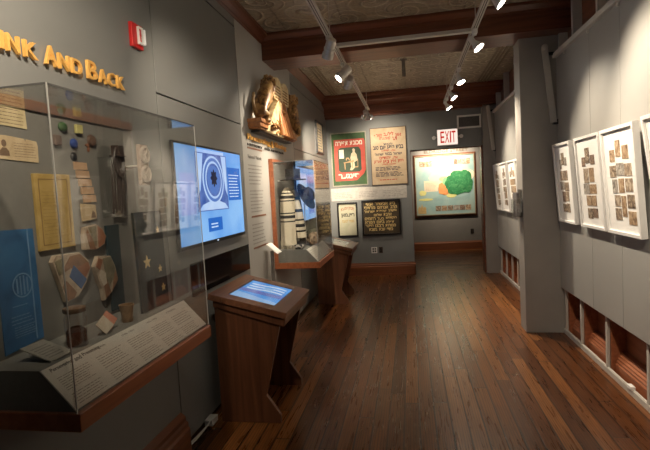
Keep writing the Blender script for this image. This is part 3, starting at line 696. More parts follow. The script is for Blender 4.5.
# ------------------------------------------------------------------ touch screen kiosks
def kiosk():
    y0 = 3.08
    t = thing('touchscreen_kiosk', 'walnut kiosk with a lit blue sloping touch screen, nearest on the left', 'kiosk', (-1.2, 3.465, 0), 'walnut kiosks')
    def zt(x): return .943 - .262 * (x + 1.42)
    side = [(-1.40, 0), (-.965, 0), (-.963, .062), (-1.056, .20), (-.915, .755), (-1.40, .885)]
    for a in (3.12, 3.775): MB().prism_y(side, a, a + .035).build('side_panel', KIOSK, t, bevel=.003)
    MB().box(-1.395, 3.155, .03, -1.375, 3.775, .88).build('back_panel', KIOSK, t)
    # apron and sloped frame around the screen
    xa, xb = -1.42, -.863
    ap = [(xa + .02, zt(xa) - .05), (xa + .02, zt(xa) - .10), (xb - .03, zt(xb) - .10), (xb - .02, zt(xb) - .05)]
    MB().prism_y(ap, y0 + .02, 3.83).build('apron', KIOSK, t, bevel=.003)
    F = FR((xb, y0, zt(xb)), (0, 1, 0), (xa - xb, 0, zt(xa) - zt(xb))); L = math.hypot(xa - xb, zt(xa) - zt(xb))
    a0, a1, b0, b1 = .11, .66, .115, .47
    mb = MB()
    for q in ((0, 0, .77, b0), (0, b1, .77, L), (0, b0, a0, b1), (a1, b0, .77, b1)): mb.rect(F, *q, -.045, 0)
    mb.build('top_frame', KIOSKT, t, bevel=.003)
    MB().rect(F, a0, b0, a1, b1, -.04, -.008).build('screen_housing', BLACK, t)
    sc = MB().rect(F, a0 + .008, b0 + .008, a1 - .008, b1 - .008, -.008, -.005).build('screen', emit('kiosk blue', (.015, .20, .62), .5, (.06, .34, .82), 4), t)
    G = FR(F.p(a0 + .008, b0 + .008, -.005), F.u, F.v); w, h = a1 - a0 - .016, b1 - b0 - .016
    MB().poly(G, [(0, 0), (w * .12, 0), (w * .28, h), (0, h)], 0, .0006).build('pale_area', emit('kiosk pale', (.30, .55, .9), .42), sc)
    MB().poly(G, [(w * .34, 0), (w * .5, 0), (w * .5, h), (w * .34, h)], 0, .0006).build('lilac_band', emit('kiosk lilac', (.12, .20, .6), .4), sc)
    for k in range(3):
        pts = []
        for q in range(13): pts.append((w * (.55 + .13 * k + .03 * math.sin(q / 2.2)), h * (.08 + .84 * q / 12)))
        pts2 = [(a + w * .06, b) for a, b in pts][::-1]
        MB().poly(G, pts + pts2, 0, .0006).build('wave_mark', emit('kiosk white', (.6, .78, 1), .45), sc)
    MB().rect(G, w * .62, h * .36, w * .76, h * .56, .0007, .0012).build('text_box', emit('kiosk pale', (.30, .55, .9), .42), sc)
    return t
k1 = kiosk()
k2 = copy_tree(k1, None, (-1.165, 6.97, 0))
k2['label'] = 'walnut kiosk standing in the shade beyond the case with hats'
dimm = emit('far kiosk pale', (.42, .42, .40), .22, (.20, .22, .24), 8); dk = emit('far kiosk dark', (.05, .06, .07), .2)
for ch in k2.children:
    if ch.name.startswith('screen') and 'housing' not in ch.name:
        ch.data = ch.data.copy(); ch.data.materials[0] = dimm
        for g in ch.children: g.data = g.data.copy(); g.data.materials[0] = dk

# power strip and cords behind the near kiosk
t = thing('power_strip', 'white power strip with two white cords on the floor behind the near kiosk', 'power strip', (-1.46, 3.06, 0))
M = MB().box(-1.49, 3.02, .012, -1.43, 3.12, .055); M.build('socket_block', PLASTW, t, bevel=.004)
MB().tube([(-1.46, 3.03, .03), (-1.46, 2.96, .03), (-1.475, 2.88, .02), (-1.49, 2.80, .012), (-1.492, 2.76, .01)], .005, 8).build('cord', PLASTW, t, smooth=True)
MB().tube([(-1.45, 3.03, .045), (-1.44, 2.98, .05), (-1.45, 2.92, .035), (-1.47, 2.84, .012), (-1.48, 2.76, .01)], .005, 8).build('cord', PLASTW, t, smooth=True)

# caption stand in front of the off white panel
t = thing('caption_stand', 'small white tilted caption card on a slim grey post beside the case with hats', 'caption stand', (-1.42, 4.72, 0))
MB().box(-1.45, 4.70, 0, -1.43, 4.76, 1.03).box(-1.47, 4.66, 0, -1.36, 4.8, .012).build('post', plain('grey metal', (.14, .13, .12), .4), t)
F = FR((-1.36, 4.64, 1.005), (.05, 1, 0), (-1, 0, .9)); MB().rect(F, 0, 0, .15, .15, 0, .006).build('card', MATB, t)

# ------------------------------------------------------------------ left wall graphics
t = thing('wall_lettering', 'large raised gold capital letters on the grey panel above the near case', 'sign', (-1.5, 2.0, 2.2))
for ch, a, b, h in (('I', 1.60, 1.622, .072), ('N', 1.637, 1.70, .072), ('K', 1.72, 1.792, .072), ('A', 1.83, 1.905, .088), ('N', 1.912, 1.982, .072), ('D', 1.995, 2.066, .072), ('B', 2.103, 2.178, .092), ('A', 2.188, 2.252, .072), ('C', 2.262, 2.325, .072), ('K', 2.337, 2.405, .072)):
    MB().text(LW(a * .99 - .008, 2.207), ch, 0, 0, (b - a) * .95, h * .94, .008, .022).build('letter', GOLDL, t, bevel=0)
t = thing('fire_alarm_strobe', 'red fire alarm with a white strobe high on the left wall', 'fire alarm', (-1.5, 2.55, 2.47))
MB().box(-1.50, 2.48, 2.475, -1.478, 2.59, 2.61).build('housing', RED, t, bevel=.004)
MB().box(-1.478, 2.525, 2.495, -1.462, 2.572, 2.595).build('strobe_plate', PLASTW, t, bevel=.003)
MB().text(LW(2.528, 2.51, -1.462), 'FIRE', 0, 0, .018, .07, 0, .001).build('lettering', RED, t)
MB().box(-1.478, 2.574, 2.50, -1.455, 2.588, 2.59).build('strobe_lens', plain('clear strobe', (.8, .82, .85), .1), t, bevel=.008)

t = thing('wall_text', 'printed grey wall text in three blocks with brown bars on the off white panel', 'wall text', (-1.5, 4.57, 1.05))
F = LW(4.345, 0)
BRB = plain('brown bar', (.20, .085, .045), .6)
for z in (2.062, 1.40, 1.095): MB().rect(F, 0, z, .45, z + .016, 0, .003).build('bar', BRB, t)
MB().text(F, 'National', .0, 1.97, .2, .036, 0, .002).build('heading_word', GINK, t); MB().text(F, 'Historic', .23, 1.97, .19, .036, 0, .002).build('heading_word', GINK, t)
for z_, h_, n_ in ((1.72, .215, 6), (1.45, .235, 7), (1.14, .22, 6)): MB().lines(F, .0, z_, .43, h_, n_, .3, 0, .0015, seed=int(z_ * 30)).build('paragraph', plain('pale grey ink', (.27, .26, .24), .7), t)
t = thing('gold_wall_title', 'raised gold title lettering on the wall beneath the carved lions', 'sign', (-1.5, 5.0, 2.1))
for w__, a_, b_ in (('Preserving', 0, .72), ('&', .77, .86), ('Sharing', .91, 1.40)): MB().text(LW(4.34 + a_, 2.128), w__, 0, 0, b_ - a_, .075, .008, .022).build('title_word', GOLDL, t)
for w__, a_, b_ in (('HISTORY', 0, .46), ('AND', .52, .72), ('HERITAGE', .78, 1.30)): MB().text(LW(4.345 + a_, 2.09), w__, 0, 0, b_ - a_, .024, .004, .010).build('subtitle_word', INK, t)

# carved lions with tablets
t = thing('carved_lions', 'gilded wood carving of two lions holding tablets, mounted high on the left wall', 'carving', (-1.45, 5.1, 2.22))
def skin(name, nodes, edges, mat, parent, sub=2):
    o0 = ORG[parent.name]
    me = bpy.data.meshes.new(name); me.from_pydata([tuple(Vector(n[0]) - o0) for n in nodes], edges, [])
    o = bpy.data.objects.new(name, me); COL.objects.link(o)
    o.modifiers.new('skin', 'SKIN'); sl = me.skin_vertices[0].data
    for i, n in enumerate(nodes):
        sl[i].radius = (n[1], n[1]); sl[i].use_root = (i == 0)
    s = o.modifiers.new('sub', 'SUBSURF'); s.levels = s.render_levels = sub
    dg = bpy.context.evaluated_depsgraph_get(); m2 = bpy.data.meshes.new_from_object(o.evaluated_get(dg))
    bpy.data.objects.remove(o); m2.name = name; m2.materials.clear(); m2.materials.append(mat)
    for p in m2.polygons: p.use_smooth = True
    o = bpy.data.objects.new(name, m2); COL.objects.link(o); o.parent = parent; ORG[o.name] = o0
    return o
def lion(yb, s, parent):
    """rampant lion: s=+1 leans its paws towards +y"""
    X = -1.40; K = .8 if s > 0 else .55
    def P(x, y, z, r): return ((X + x, yb + s * y * K, z), r)
    nodes = [P(0, 0, 2.43, .072), P(0, .12, 2.53, .078), P(.01, .23, 2.63, .075), P(.02, .31, 2.72, .055), P(.035, .36, 2.785, .055), P(.06, .44, 2.765, .032),
        P(.04, -.03, 2.40, .05), P(.06, .07, 2.405, .034), P(.04, .05, 2.345, .028), P(.07, .13, 2.342, .024),
        P(-.03, .06, 2.40, .045), P(-.02, .16, 2.37, .03), P(0, .22, 2.345, .025),
        P(.05, .30, 2.62, .034), P(.06, .40, 2.67, .026), P(.02, .28, 2.55, .032), P(.04, .38, 2.58, .026),
        P(-.03, -.08, 2.42, .018), P(-.03, -.14, 2.50, .014), P(-.03, -.08, 2.60, .016)]
    edges = [(0, 1), (1, 2), (2, 3), (3, 4), (4, 5), (0, 6), (6, 7), (7, 8), (8, 9), (0, 10), (10, 11), (11, 12), (2, 13), (13, 14), (2, 15), (15, 16), (0, 17), (17, 18), (18, 19)]
    b = skin('lion', nodes, edges, GILT, parent)
    mb = MB(); rn = random.Random(int(yb * 10))
    for k in range(34):
        a = rn.uniform(0, 6.28); e = rn.uniform(-.8, 1.1); c = Vector((X + .02, yb + s * .32 * K, 2.755)); d = Vector((math.cos(a) * math.cos(e), math.sin(a) * math.cos(e), math.sin(e)))
        p = c + d * .045; mb.tube([p, p + d * .03 + Vector((0, 0, -.01)), p + d * .04 + Vector((0, 0, -.04))], [.02, .016, .005], 7)
    mb.build('mane', GILT, parent, smooth=True)
lion(4.50, 1, t); lion(5.93, -1, t)
F = FR((-1.44, 4.90, 2.62), (0, 1, 0), (.05, 0, 1))
def tablet(a0):
    w = .30; pts = [(a0, 0), (a0 + w, 0), (a0 + w, .16)] + [(a0 + w / 2 + w / 2 * math.cos(q), .16 + .085 * math.sin(q)) for q in [math.pi * k / 8 for k in range(1, 8)]] + [(a0, .16)]
    MB().poly(F, pts, .0, .08).build('tablet', GILT2, t, bevel=.006)
    MB().lines(F, a0 + .03, .02, w - .06, .15, 5, .35, .08, .084, seed=int(a0 * 100) + 2).build('carved_lines', plain('dark gold', (.25, .12, .04), .5), t)
tablet(0); tablet(.31)
# fluted drapery falling from the tablets, pierced scroll panel and leaves
for k in range(5):
    y = 5.06 + k * .06; MB().tube([(-1.37, y, 2.64), (-1.36, y + .03 * k, 2.46), (-1.33, y + .05 * k, 2.25)], [.016, .022, .030], 10).build('fluting', ORWOOD, t, smooth=True)
F2 = FR((-1.44, 4.62, 2.25), (0, 1, 0), (.06, 0, 1))
MB().poly(F2, [(0, 0), (.62, -.01), (.60, .12), (.56, .37), (.40, .37), (.28, .26), (.12, .10)], 0, .07).build('scroll_panel', GILT2, t, bevel=.01)
rn = random.Random(12)
for k in range(12):
    a = rn.uniform(.12, .60); b = rn.uniform(.02, .7) * a * .6; p = F2.p(a, b, .07)
    MB().tube([p, p + Vector((.03, rn.uniform(-.04, .04), .02)), p + Vector((.02, rn.uniform(-.07, .07), .05))], [.018, .014, .004], 7).build('leaf', GILT, t, smooth=True)
for y0 in (4.40, 5.62):
    MB().box(-1.499, y0, 2.27, -1.37, y0 + .26, 2.31).box(-1.499, y0 - .015, 2.31, -1.355, y0 + .275, 2.345).box(-1.499, y0 + .02, 2.253, -1.39, y0 + .24, 2.27).build('bracket', ORWOOD, t, bevel=.004)
MB().box(-1.499, 4.48, 2.225, -1.41, 5.75, 2.245).build('backing_shelf', BLACK, t, bevel=.004)

# framed glowing document and three signs at the far end of the left wall
t = thing('framed_notice', 'small bright framed notice high on the far end of the left wall', 'picture', (-1.5, 8.1, 2.27))
F = LW(7.79, 2.27); MB().ring(F, .6, .54, .03, 0.001, .03).build('frame', BLACK, t); MB().rect(F, .03, .03, .57, .51, .001, .012).build('sheet', mottled('warm print', [(.6, .5, .34), (.75, .66, .48)], 6, .6), t)
MB().lines(F, .08, .08, .44, .38, 8, .3, .012, .0135, seed=51).build('print', GINK, t)
t = thing('wooden_sign', 'orange brown painted sign with rows of lettering near the far left corner', 'sign', (-1.5, 8.2, 1.69))
F = LW(7.5, 1.69); MB().poly(F, [(0, 0), (1.32, 0), (1.32, .36)] + [(1.32 * (1 - k / 10), .36 + .07 * math.sin(math.pi * k / 10)) for k in range(1, 10)] + [(0, .36)], 0, .02).build('board', mottled('orange brown paint', [(.28, .15, .08), (.40, .22, .12), (.48, .29, .17)], 5, .6), t)
for k, s_ in enumerate(('סמוחנת תומדא', 'תורמשמ יבדנתמ', 'קרוי וינ', 'הכרב תודוסי')): MB().text(F, s_, .12, .28 - k * .075, 1.08, .05, .02, .023).build('letter_row', plain('rust letters', (.16, .055, .03), .6), t)
o = MB().rect(LW(7.45, 1.40), 0, 0, 1.4, .265, 0, .006).build('blank_board', PRINT); tag(o, 'blank white caption panel between the two signs near the far left corner', 'panel')
t = thing('stone_text_sign', 'tan sign with dense rows of block lettering low on the far left wall', 'sign', (-1.5, 8.1, .82))
F = LW(7.46, .83); MB().rect(F, 0, 0, 1.28, .55, 0, .02).build('board', mottled('tan board', [(.34, .28, .18), (.44, .37, .25)], 6, .7), t)
for k in range(6): MB().text(F, ('דועו רפס תיב', 'םישנא תרבח', 'דסח ילמוג', 'הקדצ תודסומ', 'םירבח ןוילע', 'הנשב תחנוה')[k], .05, .46 - k * .085, 1.18, .06, .02, .023).build('letter_row', plain('brown letters', (.13, .08, .04), .6), t)

# ------------------------------------------------------------------ back wall
BWY = 8.9
def sheet(name, label, cat, x0, z0, x1, z1, mat, th=.012, frame=None, fw=.02, fm=BLACK):
    t = thing(name, label, cat, ((x0 + x1) / 2, BWY, z0)); F = BW(x0, z0); w, h = x1 - x0, z1 - z0
    MB().rect(F, 0, 0, w, h, .001, th).build('board', mat, t)
    if frame: MB().ring(F, w, h, fw, th, th + frame).build('frame', fm, t)
    return t, F, w, h, th
GP = mottled('dark green print', [(.015, .05, .012), (.03, .08, .02), (.05, .12, .03)], 5, .6)
t, F, w, h, d = sheet('green_poster', 'green and red poster of a figure working at a sewing table', 'poster', -1.43, 1.70, -.76, 2.70, GP, .012, .012, .02, plain('pale poster edge', (.34, .33, .26), .6))
RP = mottled('brick red print', [(.42, .05, .03), (.52, .08, .05)], 6, .6)
MB().poly(F, [(.06, .10), (.46, .10), (.60, .22), (.64, .30), (.64, .82), (.62, .87), (.06, .87)], d, d + .002).build('red_field', RP, t)
MB().poly(F, [(.13, .30), (.18, .26), (.52, .26), (.56, .30), (.56, .66), (.52, .72), (.18, .72), (.13, .68)], d + .002, d + .004).build('picture_field', plain('dark forest', (.02, .045, .02), .6), t)
WP2 = plain('poster white', (.72, .66, .56), .6)
MB().text(F, 'הריפת תנוכמ', .09, .76, .50, .08, d + .002, d + .004).build('upper_lettering', WP2, t); MB().text(F, 'רעגניס', .12, .14, .40, .09, d + .002, d + .004).build('lower_lettering', WP2, t)
k = d + .004
MB().poly(F, [(.37, .44), (.36, .52), (.38, .60), (.41, .63), (.40, .68), (.43, .70), (.455, .67), (.445, .63), (.48, .58), (.49, .47), (.43, .44), (.44, .34), (.38, .29), (.34, .30), (.37, .36), (.36, .44)], k, k + .002).build('seated_figure', mottled('cream drawing', [(.48, .40, .26), (.6, .52, .37)], 9, .6), t)
MB().poly(F, [(.22, .44), (.42, .48), (.43, .455), (.40, .44), (.40, .33), (.385, .33), (.385, .44), (.26, .43), (.26, .31), (.245, .31), (.24, .43)], k + .002, k + .003).poly(F, [(.27, .48), (.28, .53), (.33, .53), (.35, .48), (.33, .475), (.32, .51), (.30, .51), (.29, .48)], k + .002, k + .003).poly(F, [(.43, .34), (.50, .34), (.50, .5), (.49, .5), (.49, .36), (.44, .36)], k + .002, k + .003).build('sewing_table', mottled('tan drawing', [(.36, .22, .09), (.45, .29, .14)], 9, .6), t)
MB().rect(F, .15, .52, .24, .68, k, k + .002).build('wall_picture', WP2, t)

BG = mottled('parchment print', [(.46, .34, .21), (.56, .43, .28), (.62, .50, .34)], 4, .7)
t, F, w, h, d = sheet('parchment_poster', 'parchment coloured poster with rows of red and black Hebrew type', 'poster', -.69, 1.68, -.03, 2.735, BG, .015, .006, .012, plain('thin dark edge', (.10, .07, .05), .5))
RI = plain('red type', (.42, .06, .03), .6); BI = plain('blue black type', (.02, .02, .05), .6)
L1 = [('ףראה בעליל ןוא', .08, .84, .50, .07, RI, .06), ('טרעצנאק רעד', .17, .80, .33, .065, RI, .02), ('דובכל', .24, .735, .18, .035, BI, 0), ('בוט םוי ןגיה תיבב', .05, .655, .56, .07, BI, 0), ('ןעמוק עלא', .20, .615, .26, .032, RI, 0), ('לארשי יאנב לארשי', .08, .545, .50, .05, BI, 0),
      ('םידוהי עלא', .16, .475, .34, .05, RI, 0), ('קראי וינ ןיא ןזח', .06, .40, .54, .06, RI, 0), ('עגושב הנומש', .2, .37, .26, .022, RI, 0)]
for s_, a, b, ww, hh, mm, arc in L1: words(F, s_, a, b, ww, hh, d, d + .002, 'red_word' if mm is RI else 'black_word', mm, t, arc)
MB().lines(F, .08, .27, .50, .075, 3, .5, d, d + .002, seed=61).build('small_print', BI, t)
MB().lines(F, .08, .16, .52, .09, 4, .5, d, d + .002, seed=62).build('small_print', BI, t)
MB().lines(F, .15, .09, .36, .03, 1, .5, d, d + .002, seed=63).build('small_print', RI, t)
t, F, w, h, d = sheet('caption_strip', 'long pale caption strip below the two posters', 'panel', -1.47, 1.43, -.06, 1.665, plain('pale grey strip', (.50, .48, .44), .6), .004)
for i in range(3): MB().lines(F, .06 + i * .46, .05, .38, .12, 4, .28, d, d + .001, seed=70 + i).build('text_block', plain('strip ink', (.30, .28, .26), .7), t)
t, F, w, h, d = sheet('framed_hebrew_sign', 'small black framed cream sign with three lines of Hebrew lettering', 'sign', -1.37, .745, -.985, 1.395, mottled('greenish cream', [(.42, .42, .30), (.52, .50, .37)], 6, .5), .02, .03, .03)
MB().text(F, 'תבצמה ןורכזל', .07, .47, .25, .08, d, d + .002, 0, .03).build('red_type', plain('faded red', (.34, .14, .09), .6), t)
MB().text(F, 'ןאמצייר', .07, .36, .25, .085, d, d + .002).build('black_type', INK, t)
MB().text(F, 'הבוטל ריכזמ', .08, .27, .23, .06, d, d + .002).build('gold_type', plain('ochre type', (.42, .30, .12), .5), t)
t, F, w, h, d = sheet('gold_hebrew_plaque', 'wide black framed dark plaque covered in gold Hebrew lettering', 'sign', -.905, .755, -.19, 1.415, mottled('dark brown ground', [(.05, .035, .02), (.09, .065, .035)], 8, .6), .02, .03, .028)
mb = MB()
for k, (s_, a, ww) in enumerate((('ישנא רודגיבא תיב', .08, .55), ('יכדרמ םהרבא ברה', .05, .61), ('לארשי תליהק ץבקמ', .05, .60), ('םולש תבהא', .22, .34), ('םימחר לעב שודקה', .05, .60), ('ארונה םויב הלפת', .05, .55), ('רקיה ונבר תחונמ', .05, .58), ('תבשב תבש ידמ', .12, .45))):
    words(F, s_, a, .56 - k * .068, ww, .052, d, d + .003, 'gold_word', plain('gold type', (.80, .60, .26), .4, .15, 30), t)
t = thing('white_outlet', 'white double socket plate low on the back wall', 'outlet', (-.72, 8.9, .42)); F = BW(-.765, .415)
MB().rect(F, 0, 0, .11, .115, .001, .008).build('plate', PLASTW, t, bevel=.002)
mb = MB()
for a in (.022, .062):
    for b in (.022, .066): mb.rect(F, a, b, a + .028, b + .03, .008, .010)
mb.build('socket', BLACK, t)
t = thing('dark_outlet', 'dark brown socket plate beside the white one on the back wall', 'outlet', (-.59, 8.9, .42)); F = BW(-.62, .415)
MB().rect(F, 0, 0, .07, .115, .001, .008).build('plate', plain('brown plate', (.06, .035, .02), .4), t, bevel=.002)
MB().rect(F, .02, .06, .05, .095, .008, .010).rect(F, .02, .02, .05, .052, .008, .010).build('socket', BLACK, t)

# exit sign with two lamp heads
t = thing('exit_sign', 'white exit sign with red letters and two small emergency lamps over the opening', 'exit sign', (.70, 8.9, 2.33))
F = BW(.515, 2.325)
MB().rect(F, 0, 0, .365, .29, .001, .056).build('housing', PLASTW, t, bevel=.006)
MB().rect(F, .01, .01, .355, .28, .056, .060).build('lit_face', emit('exit face', (1, .80, .68), .75), t)
ER = emit('exit red', (.75, .02, .01), .5)
for ch, a, b in (('E', .06, .128), ('X', .137, .213), ('I', .224, .246), ('T', .256, .325)): MB().text(F, ch, a, .045, b - a, .205, .06, .063).build('letter', ER, t)
for s, xx in ((-1, .46), (1, .935)):
    MB().tube([(.515 if s < 0 else .88, 8.86, 2.475), (xx, 8.86, 2.475)], .008, 8).lathe([(.012, -.02), (.03, 0), (.035, .03), (.03, .035)], (xx, 8.855, 2.475), 16, Matrix.Rotation(math.radians(100), 3, 'X')).build('emergency_lamp', PLASTW, t, smooth=True)
t = thing('air_vent', 'white framed wall vent with dark louvres beside the exit sign', 'vent', (1.09, 8.9, 2.60)); F = BW(.875, 2.605)
MB().ring(F, .415, .235, .03, .001, .02).build('frame', PLASTW, t)
MB().rect(F, .03, .03, .385, .205, .001, .004).build('duct', BLACK, t)
mb = MB()
for k in range(9): mb.rect(F, .03, .04 + k * .019, .385, .048 + k * .019, .004, .016)
mb.build('louvre', plain('grey louvre', (.18, .17, .16), .5), t)

# ------------------------------------------------------------------ the far map wall
t = thing('wall_map', 'large framed pale blue wall map with a green region, beyond the opening', 'map', (.86, 12.2, .88))
F = BW(.135, .885, 12.2); w, h = 1.44, 1.485
MB().rect(F, 0, 0, w, h, .001, .03).build('board', mottled('pale blue map print', [(.25, .40, .40), (.32, .46, .44), (.38, .49, .44)], 2.5, .5), t)
MB().ring(F, w, h, .022, .03, .045).build('frame', plain('tan frame', (.30, .22, .14), .5), t)
MB().ring(FR(F.p(-.03, -.05), F.u, F.v), w + .06, h + .08, .05, .001, .02).build('outer_frame', MAHOX, t)
def region(name, cx_, cy_, rx, ry, mat, k, seed, box=.0, n=44):
    pts = []
    for q in range(n):
        a = 2 * math.pi * q / n; c, s = math.cos(a), math.sin(a); e = 1 / max(abs(c), abs(s)) ** box
        r = e * (1 + .16 * noise.noise(Vector((c * 1.7, s * 1.7, seed))) + .07 * noise.noise(Vector((c * 6, s * 6, seed))))
        pts.append((cx_ * w + rx * w * r * c, (1 - cy_) * h + ry * h * r * s))
    return MB().poly(F, pts, .03 + k * .0015, .0315 + k * .0015).build(name, mat, t)
G1 = mottled('green map print', [(.015, .12, .04), (.03, .20, .07), (.09, .30, .12)], 14, .5); G2 = mottled('light green map print', [(.20, .48, .22), (.30, .58, .28)], 9, .5)
YL = mottled('yellow map print', [(.62, .62, .20), (.72, .66, .30)], 8, .5); OR = mottled('orange map print', [(.62, .22, .07), (.72, .34, .13)], 8, .5)
region('cream_land', .62, .38, .36, .16, mottled('cream map print', [(.62, .62, .42), (.70, .68, .52)], 3, .5), 0, 2.2, .3)
region('yellow_land', .60, .64, .10, .08, YL, 1, 4.1); region('yellow_land', .50, .40, .10, .04, YL, 1, 8.1)
region('orange_land', .50, .56, .12, .10, OR, 2, 5.2, .3); region('green_land', .55, .44, .10, .065, G2, 3, 7.7)
region('green_land', .73, .50, .22, .17, G1, 4, 9.3, .4); region('green_land', .82, .42, .12, .15, G1, 7, 3.3, .4); region('green_land', .70, .34, .10, .07, G1, 5, 1.3)
region('yellow_land', .12, .62, .06, .045, YL, 1, 11.1); region('yellow_land', .17, .73, .12, .02, YL, 1, 12.1)
MB().rect(F, .15 * w, .40 * h, .38 * w, .58 * h, .03, .0325).build('text_block', mottled('peach block', [(.66, .56, .40), (.72, .62, .46)], 3, .5), t)
MB().lines(F, .17 * w, .42 * h, .19 * w, .14 * h, 7, .25, .0325, .0335, seed=81).build('map_text', plain('tan ink', (.42, .34, .24), .7), t)
MB().lines(F, .14 * w, .24 * h, .42 * w, .06 * h, 3, .25, .03, .031, seed=82).lines(F, .60 * w, .24 * h, .32 * w, .06 * h, 3, .25, .03, .031, seed=83).build('map_text', plain('blue grey ink', (.28, .36, .36), .7), t)
PHM = [mottled('sepia photo %d' % i, c, sc, .55, bump=0, dist=2) for i, (c, sc) in enumerate((([(.05, .035, .025), (.22, .16, .11), (.55, .45, .33)], 22), ([(.10, .07, .05), (.32, .24, .17), (.62, .54, .42)], 17), ([(.05, .035, .03), (.20, .13, .09), (.42, .32, .23)], 26), ([(.12, .10, .09), (.30, .27, .23), (.55, .50, .43)], 20), ([(.12, .07, .04), (.36, .24, .14), (.60, .48, .34)], 15)))]
rn = random.Random(3)
for a, b, ww, hh, n in ((.08, .82, .22, .09, 4), (.66, .83, .27, .09, 4), (.33, .07, .60, .085, 6)):
    for q in range(n): MB().rect(F, (a + ww * q / n) * w, b * h, (a + ww * (q + .92) / n) * w, (b + hh) * h, .03, .033).build('photo_print', rn.choice(PHM), t)
MB().poly(F, [(.03 * w, .03 * h), (.17 * w, .03 * h), (.17 * w, .13 * h), (.14 * w, .16 * h), (.125 * w, .13 * h), (.10 * w, .20 * h), (.075 * w, .13 * h), (.06 * w, .17 * h), (.03 * w, .12 * h)], .03, .033).build('building_drawing', mottled('ochre drawing', [(.46, .30, .12), (.60, .46, .22)], 14, .5), t)
t = thing('map_title', 'dark capital letters on the wall above the framed map', 'sign', (.9, 12.2, 2.42))
MB().text(BW(.38, 2.435, 12.2), 'ELDRIDGE STREET', 0, 0, 1.05, .07, .002, .012).build('lettering', plain('bronze letters', (.10, .07, .04), .5), t)
t = thing('dark_outlet', 'dark socket plate low on the far map wall', 'outlet', (1.47, 12.2, .42)); F = BW(1.435, .39, 12.2)
MB().rect(F, 0, 0, .075, .12, .001, .01).build('plate', BLACK, t, bevel=.002); MB().rect(F, .02, .02, .055, .05, .01, .012).rect(F, .02, .07, .055, .10, .01, .012).build('socket', plain('brown socket', (.06, .04, .03), .4), t)

# ------------------------------------------------------------------ photo collages on the right wall
def collage(y0, w, z0, h, rows, label, n=0, X=1.50, group='white framed photo collages'):
    """leans a little out from the wall at the top, like a hung picture; y0 is its far end"""
    t = thing('photo_collage_frame', label, 'picture frame', (X, y0 - w / 2, z0), group)
    y0 *= .976; z0 = 1.6 + (z0 - 1.6) * .976; w *= .976; h *= .976
    F = FR((X - .035, y0, z0), (0, -1, 0), (-.05, 0, h))
    MB().ring(F, w, h, .024, -.03, .012).build('frame', WHITE, t, bevel=.002)
    MB().rect(F, .08, .03, .11, .06, -.036, -.014).rect(F, w - .11, .03, w - .08, .06, -.036, -.014).build('wall_bumper', BLACK, t)
    MB().rect(F, .02, .02, w - .02, h - .02, -.014, -.004).build('mat_board', MATB, t)
    rn = random.Random(n)
    for a, b, c, d_ in rows:
        q = rn.uniform(-.006, .006)
        MB().rect(F, a * w, (1 - b - d_) * h + q, (a + c) * w, (1 - b) * h + q, -.004, -.001).build('photo_print', rn.choice(PHM), t)
    return t
R3 = [(.41, .12, .14, .15), (.22, .20, .15, .11), (.60, .18, .17, .12), (.19, .345, .19, .11), (.40, .34, .21, .115), (.63, .34, .20, .11), (.24, .475, .15, .13), (.43, .475, .16, .13), (.63, .475, .20, .12), (.28, .625, .17, .105), (.48, .64, .13, .19), (.65, .62, .20, .12), (.27, .755, .18, .11), (.65, .765, .21, .12)]
R1 = [(.38, .14, .17, .16), (.22, .22, .14, .10), (.58, .22, .16, .10), (.26, .345, .19, .16), (.49, .35, .19, .15), (.22, .52, .24, .11), (.47, .525, .26, .10), (.30, .65, .19, .11), (.51, .65, .18, .11), (.31, .78, .19, .11), (.52, .785, .19, .10)]
R2 = [(.42, .12, .15, .15), (.30, .20, .11, .12), (.58, .19, .12, .10), (.28, .35, .19, .12), (.49, .34, .21, .12), (.24, .49, .24, .10), (.50, .49, .22, .11), (.32, .61, .17, .13), (.51, .61, .18, .12), (.30, .765, .20, .10), (.52, .76, .18, .11)]
R4 = [(.2, .3, .2, .3), (.45, .25, .2, .3)]
FH = .78
collage(5.218, .505, 1.175, FH, R2, 'white framed collage of sepia photos, nearest to the pier', 1)
collage(4.575, .545, 1.175, FH, R1, 'white framed sepia photo collage, middle of the three between pier and right edge', 2)
collage(3.99, .55, 1.175, FH, R3, 'nearest whole white framed collage on the right wall', 3)
collage(3.33, .55, 1.57, .40, R4, 'white frame cut off by the right edge of the photo', 4)
t = thing('text_label', 'white text label below the frame at the right edge', 'label', (1.57, 3.1, 1.2)); F = RW(3.22, 1.215, 1.50)
MB().rect(F, 0, 0, .4, .30, 0, .05).build('board', MATB, t); MB().lines(F, .03, .04, .34, .22, 8, .25, .05, .051, seed=91).build('print', GINK, t)
collage(8.76, .50, 1.14, FH, R1, 'farthest of the three white collages beyond the pier', 5)
collage(8.18, .52, 1.14, FH, R2, 'middle of the three white collages beyond the pier', 6)
collage(7.58, .54, 1.14, FH, R3, 'nearest of the three white collages in view beyond the pier', 7)
collage(7.0, .52, 1.14, FH, R1, 'white collage hidden behind the pier, seen only mirrored in the near case glass, farther one', 8)
collage(6.42, .52, 1.14, FH, R3, 'white collage hidden behind the pier, seen only mirrored in the near case glass, nearer one', 9)

# leaflet holder on the side of the pier
t = thing('leaflet_holder', 'clear acrylic leaflet holder with grey leaflets fixed to the side of the pier', 'leaflet holder', (1.10, 5.36, 1.23))
MB().box(1.075, 5.26, 1.23, 1.079, 5.46, 1.42).box(1.145, 5.26, 1.23, 1.150, 5.46, 1.52).box(1.079, 5.26, 1.23, 1.145, 5.46, 1.234).box(1.079, 5.26, 1.234, 1.145, 5.264, 1.44).box(1.079, 5.456, 1.234, 1.145, 5.46, 1.44).build('pocket', GLASS, t)
MB().box(1.095, 5.27, 1.236, 1.125, 5.45, 1.49).build('leaflets', mottled('grey leaflet', [(.10, .095, .10), (.24, .22, .22)], 30, .6), t)

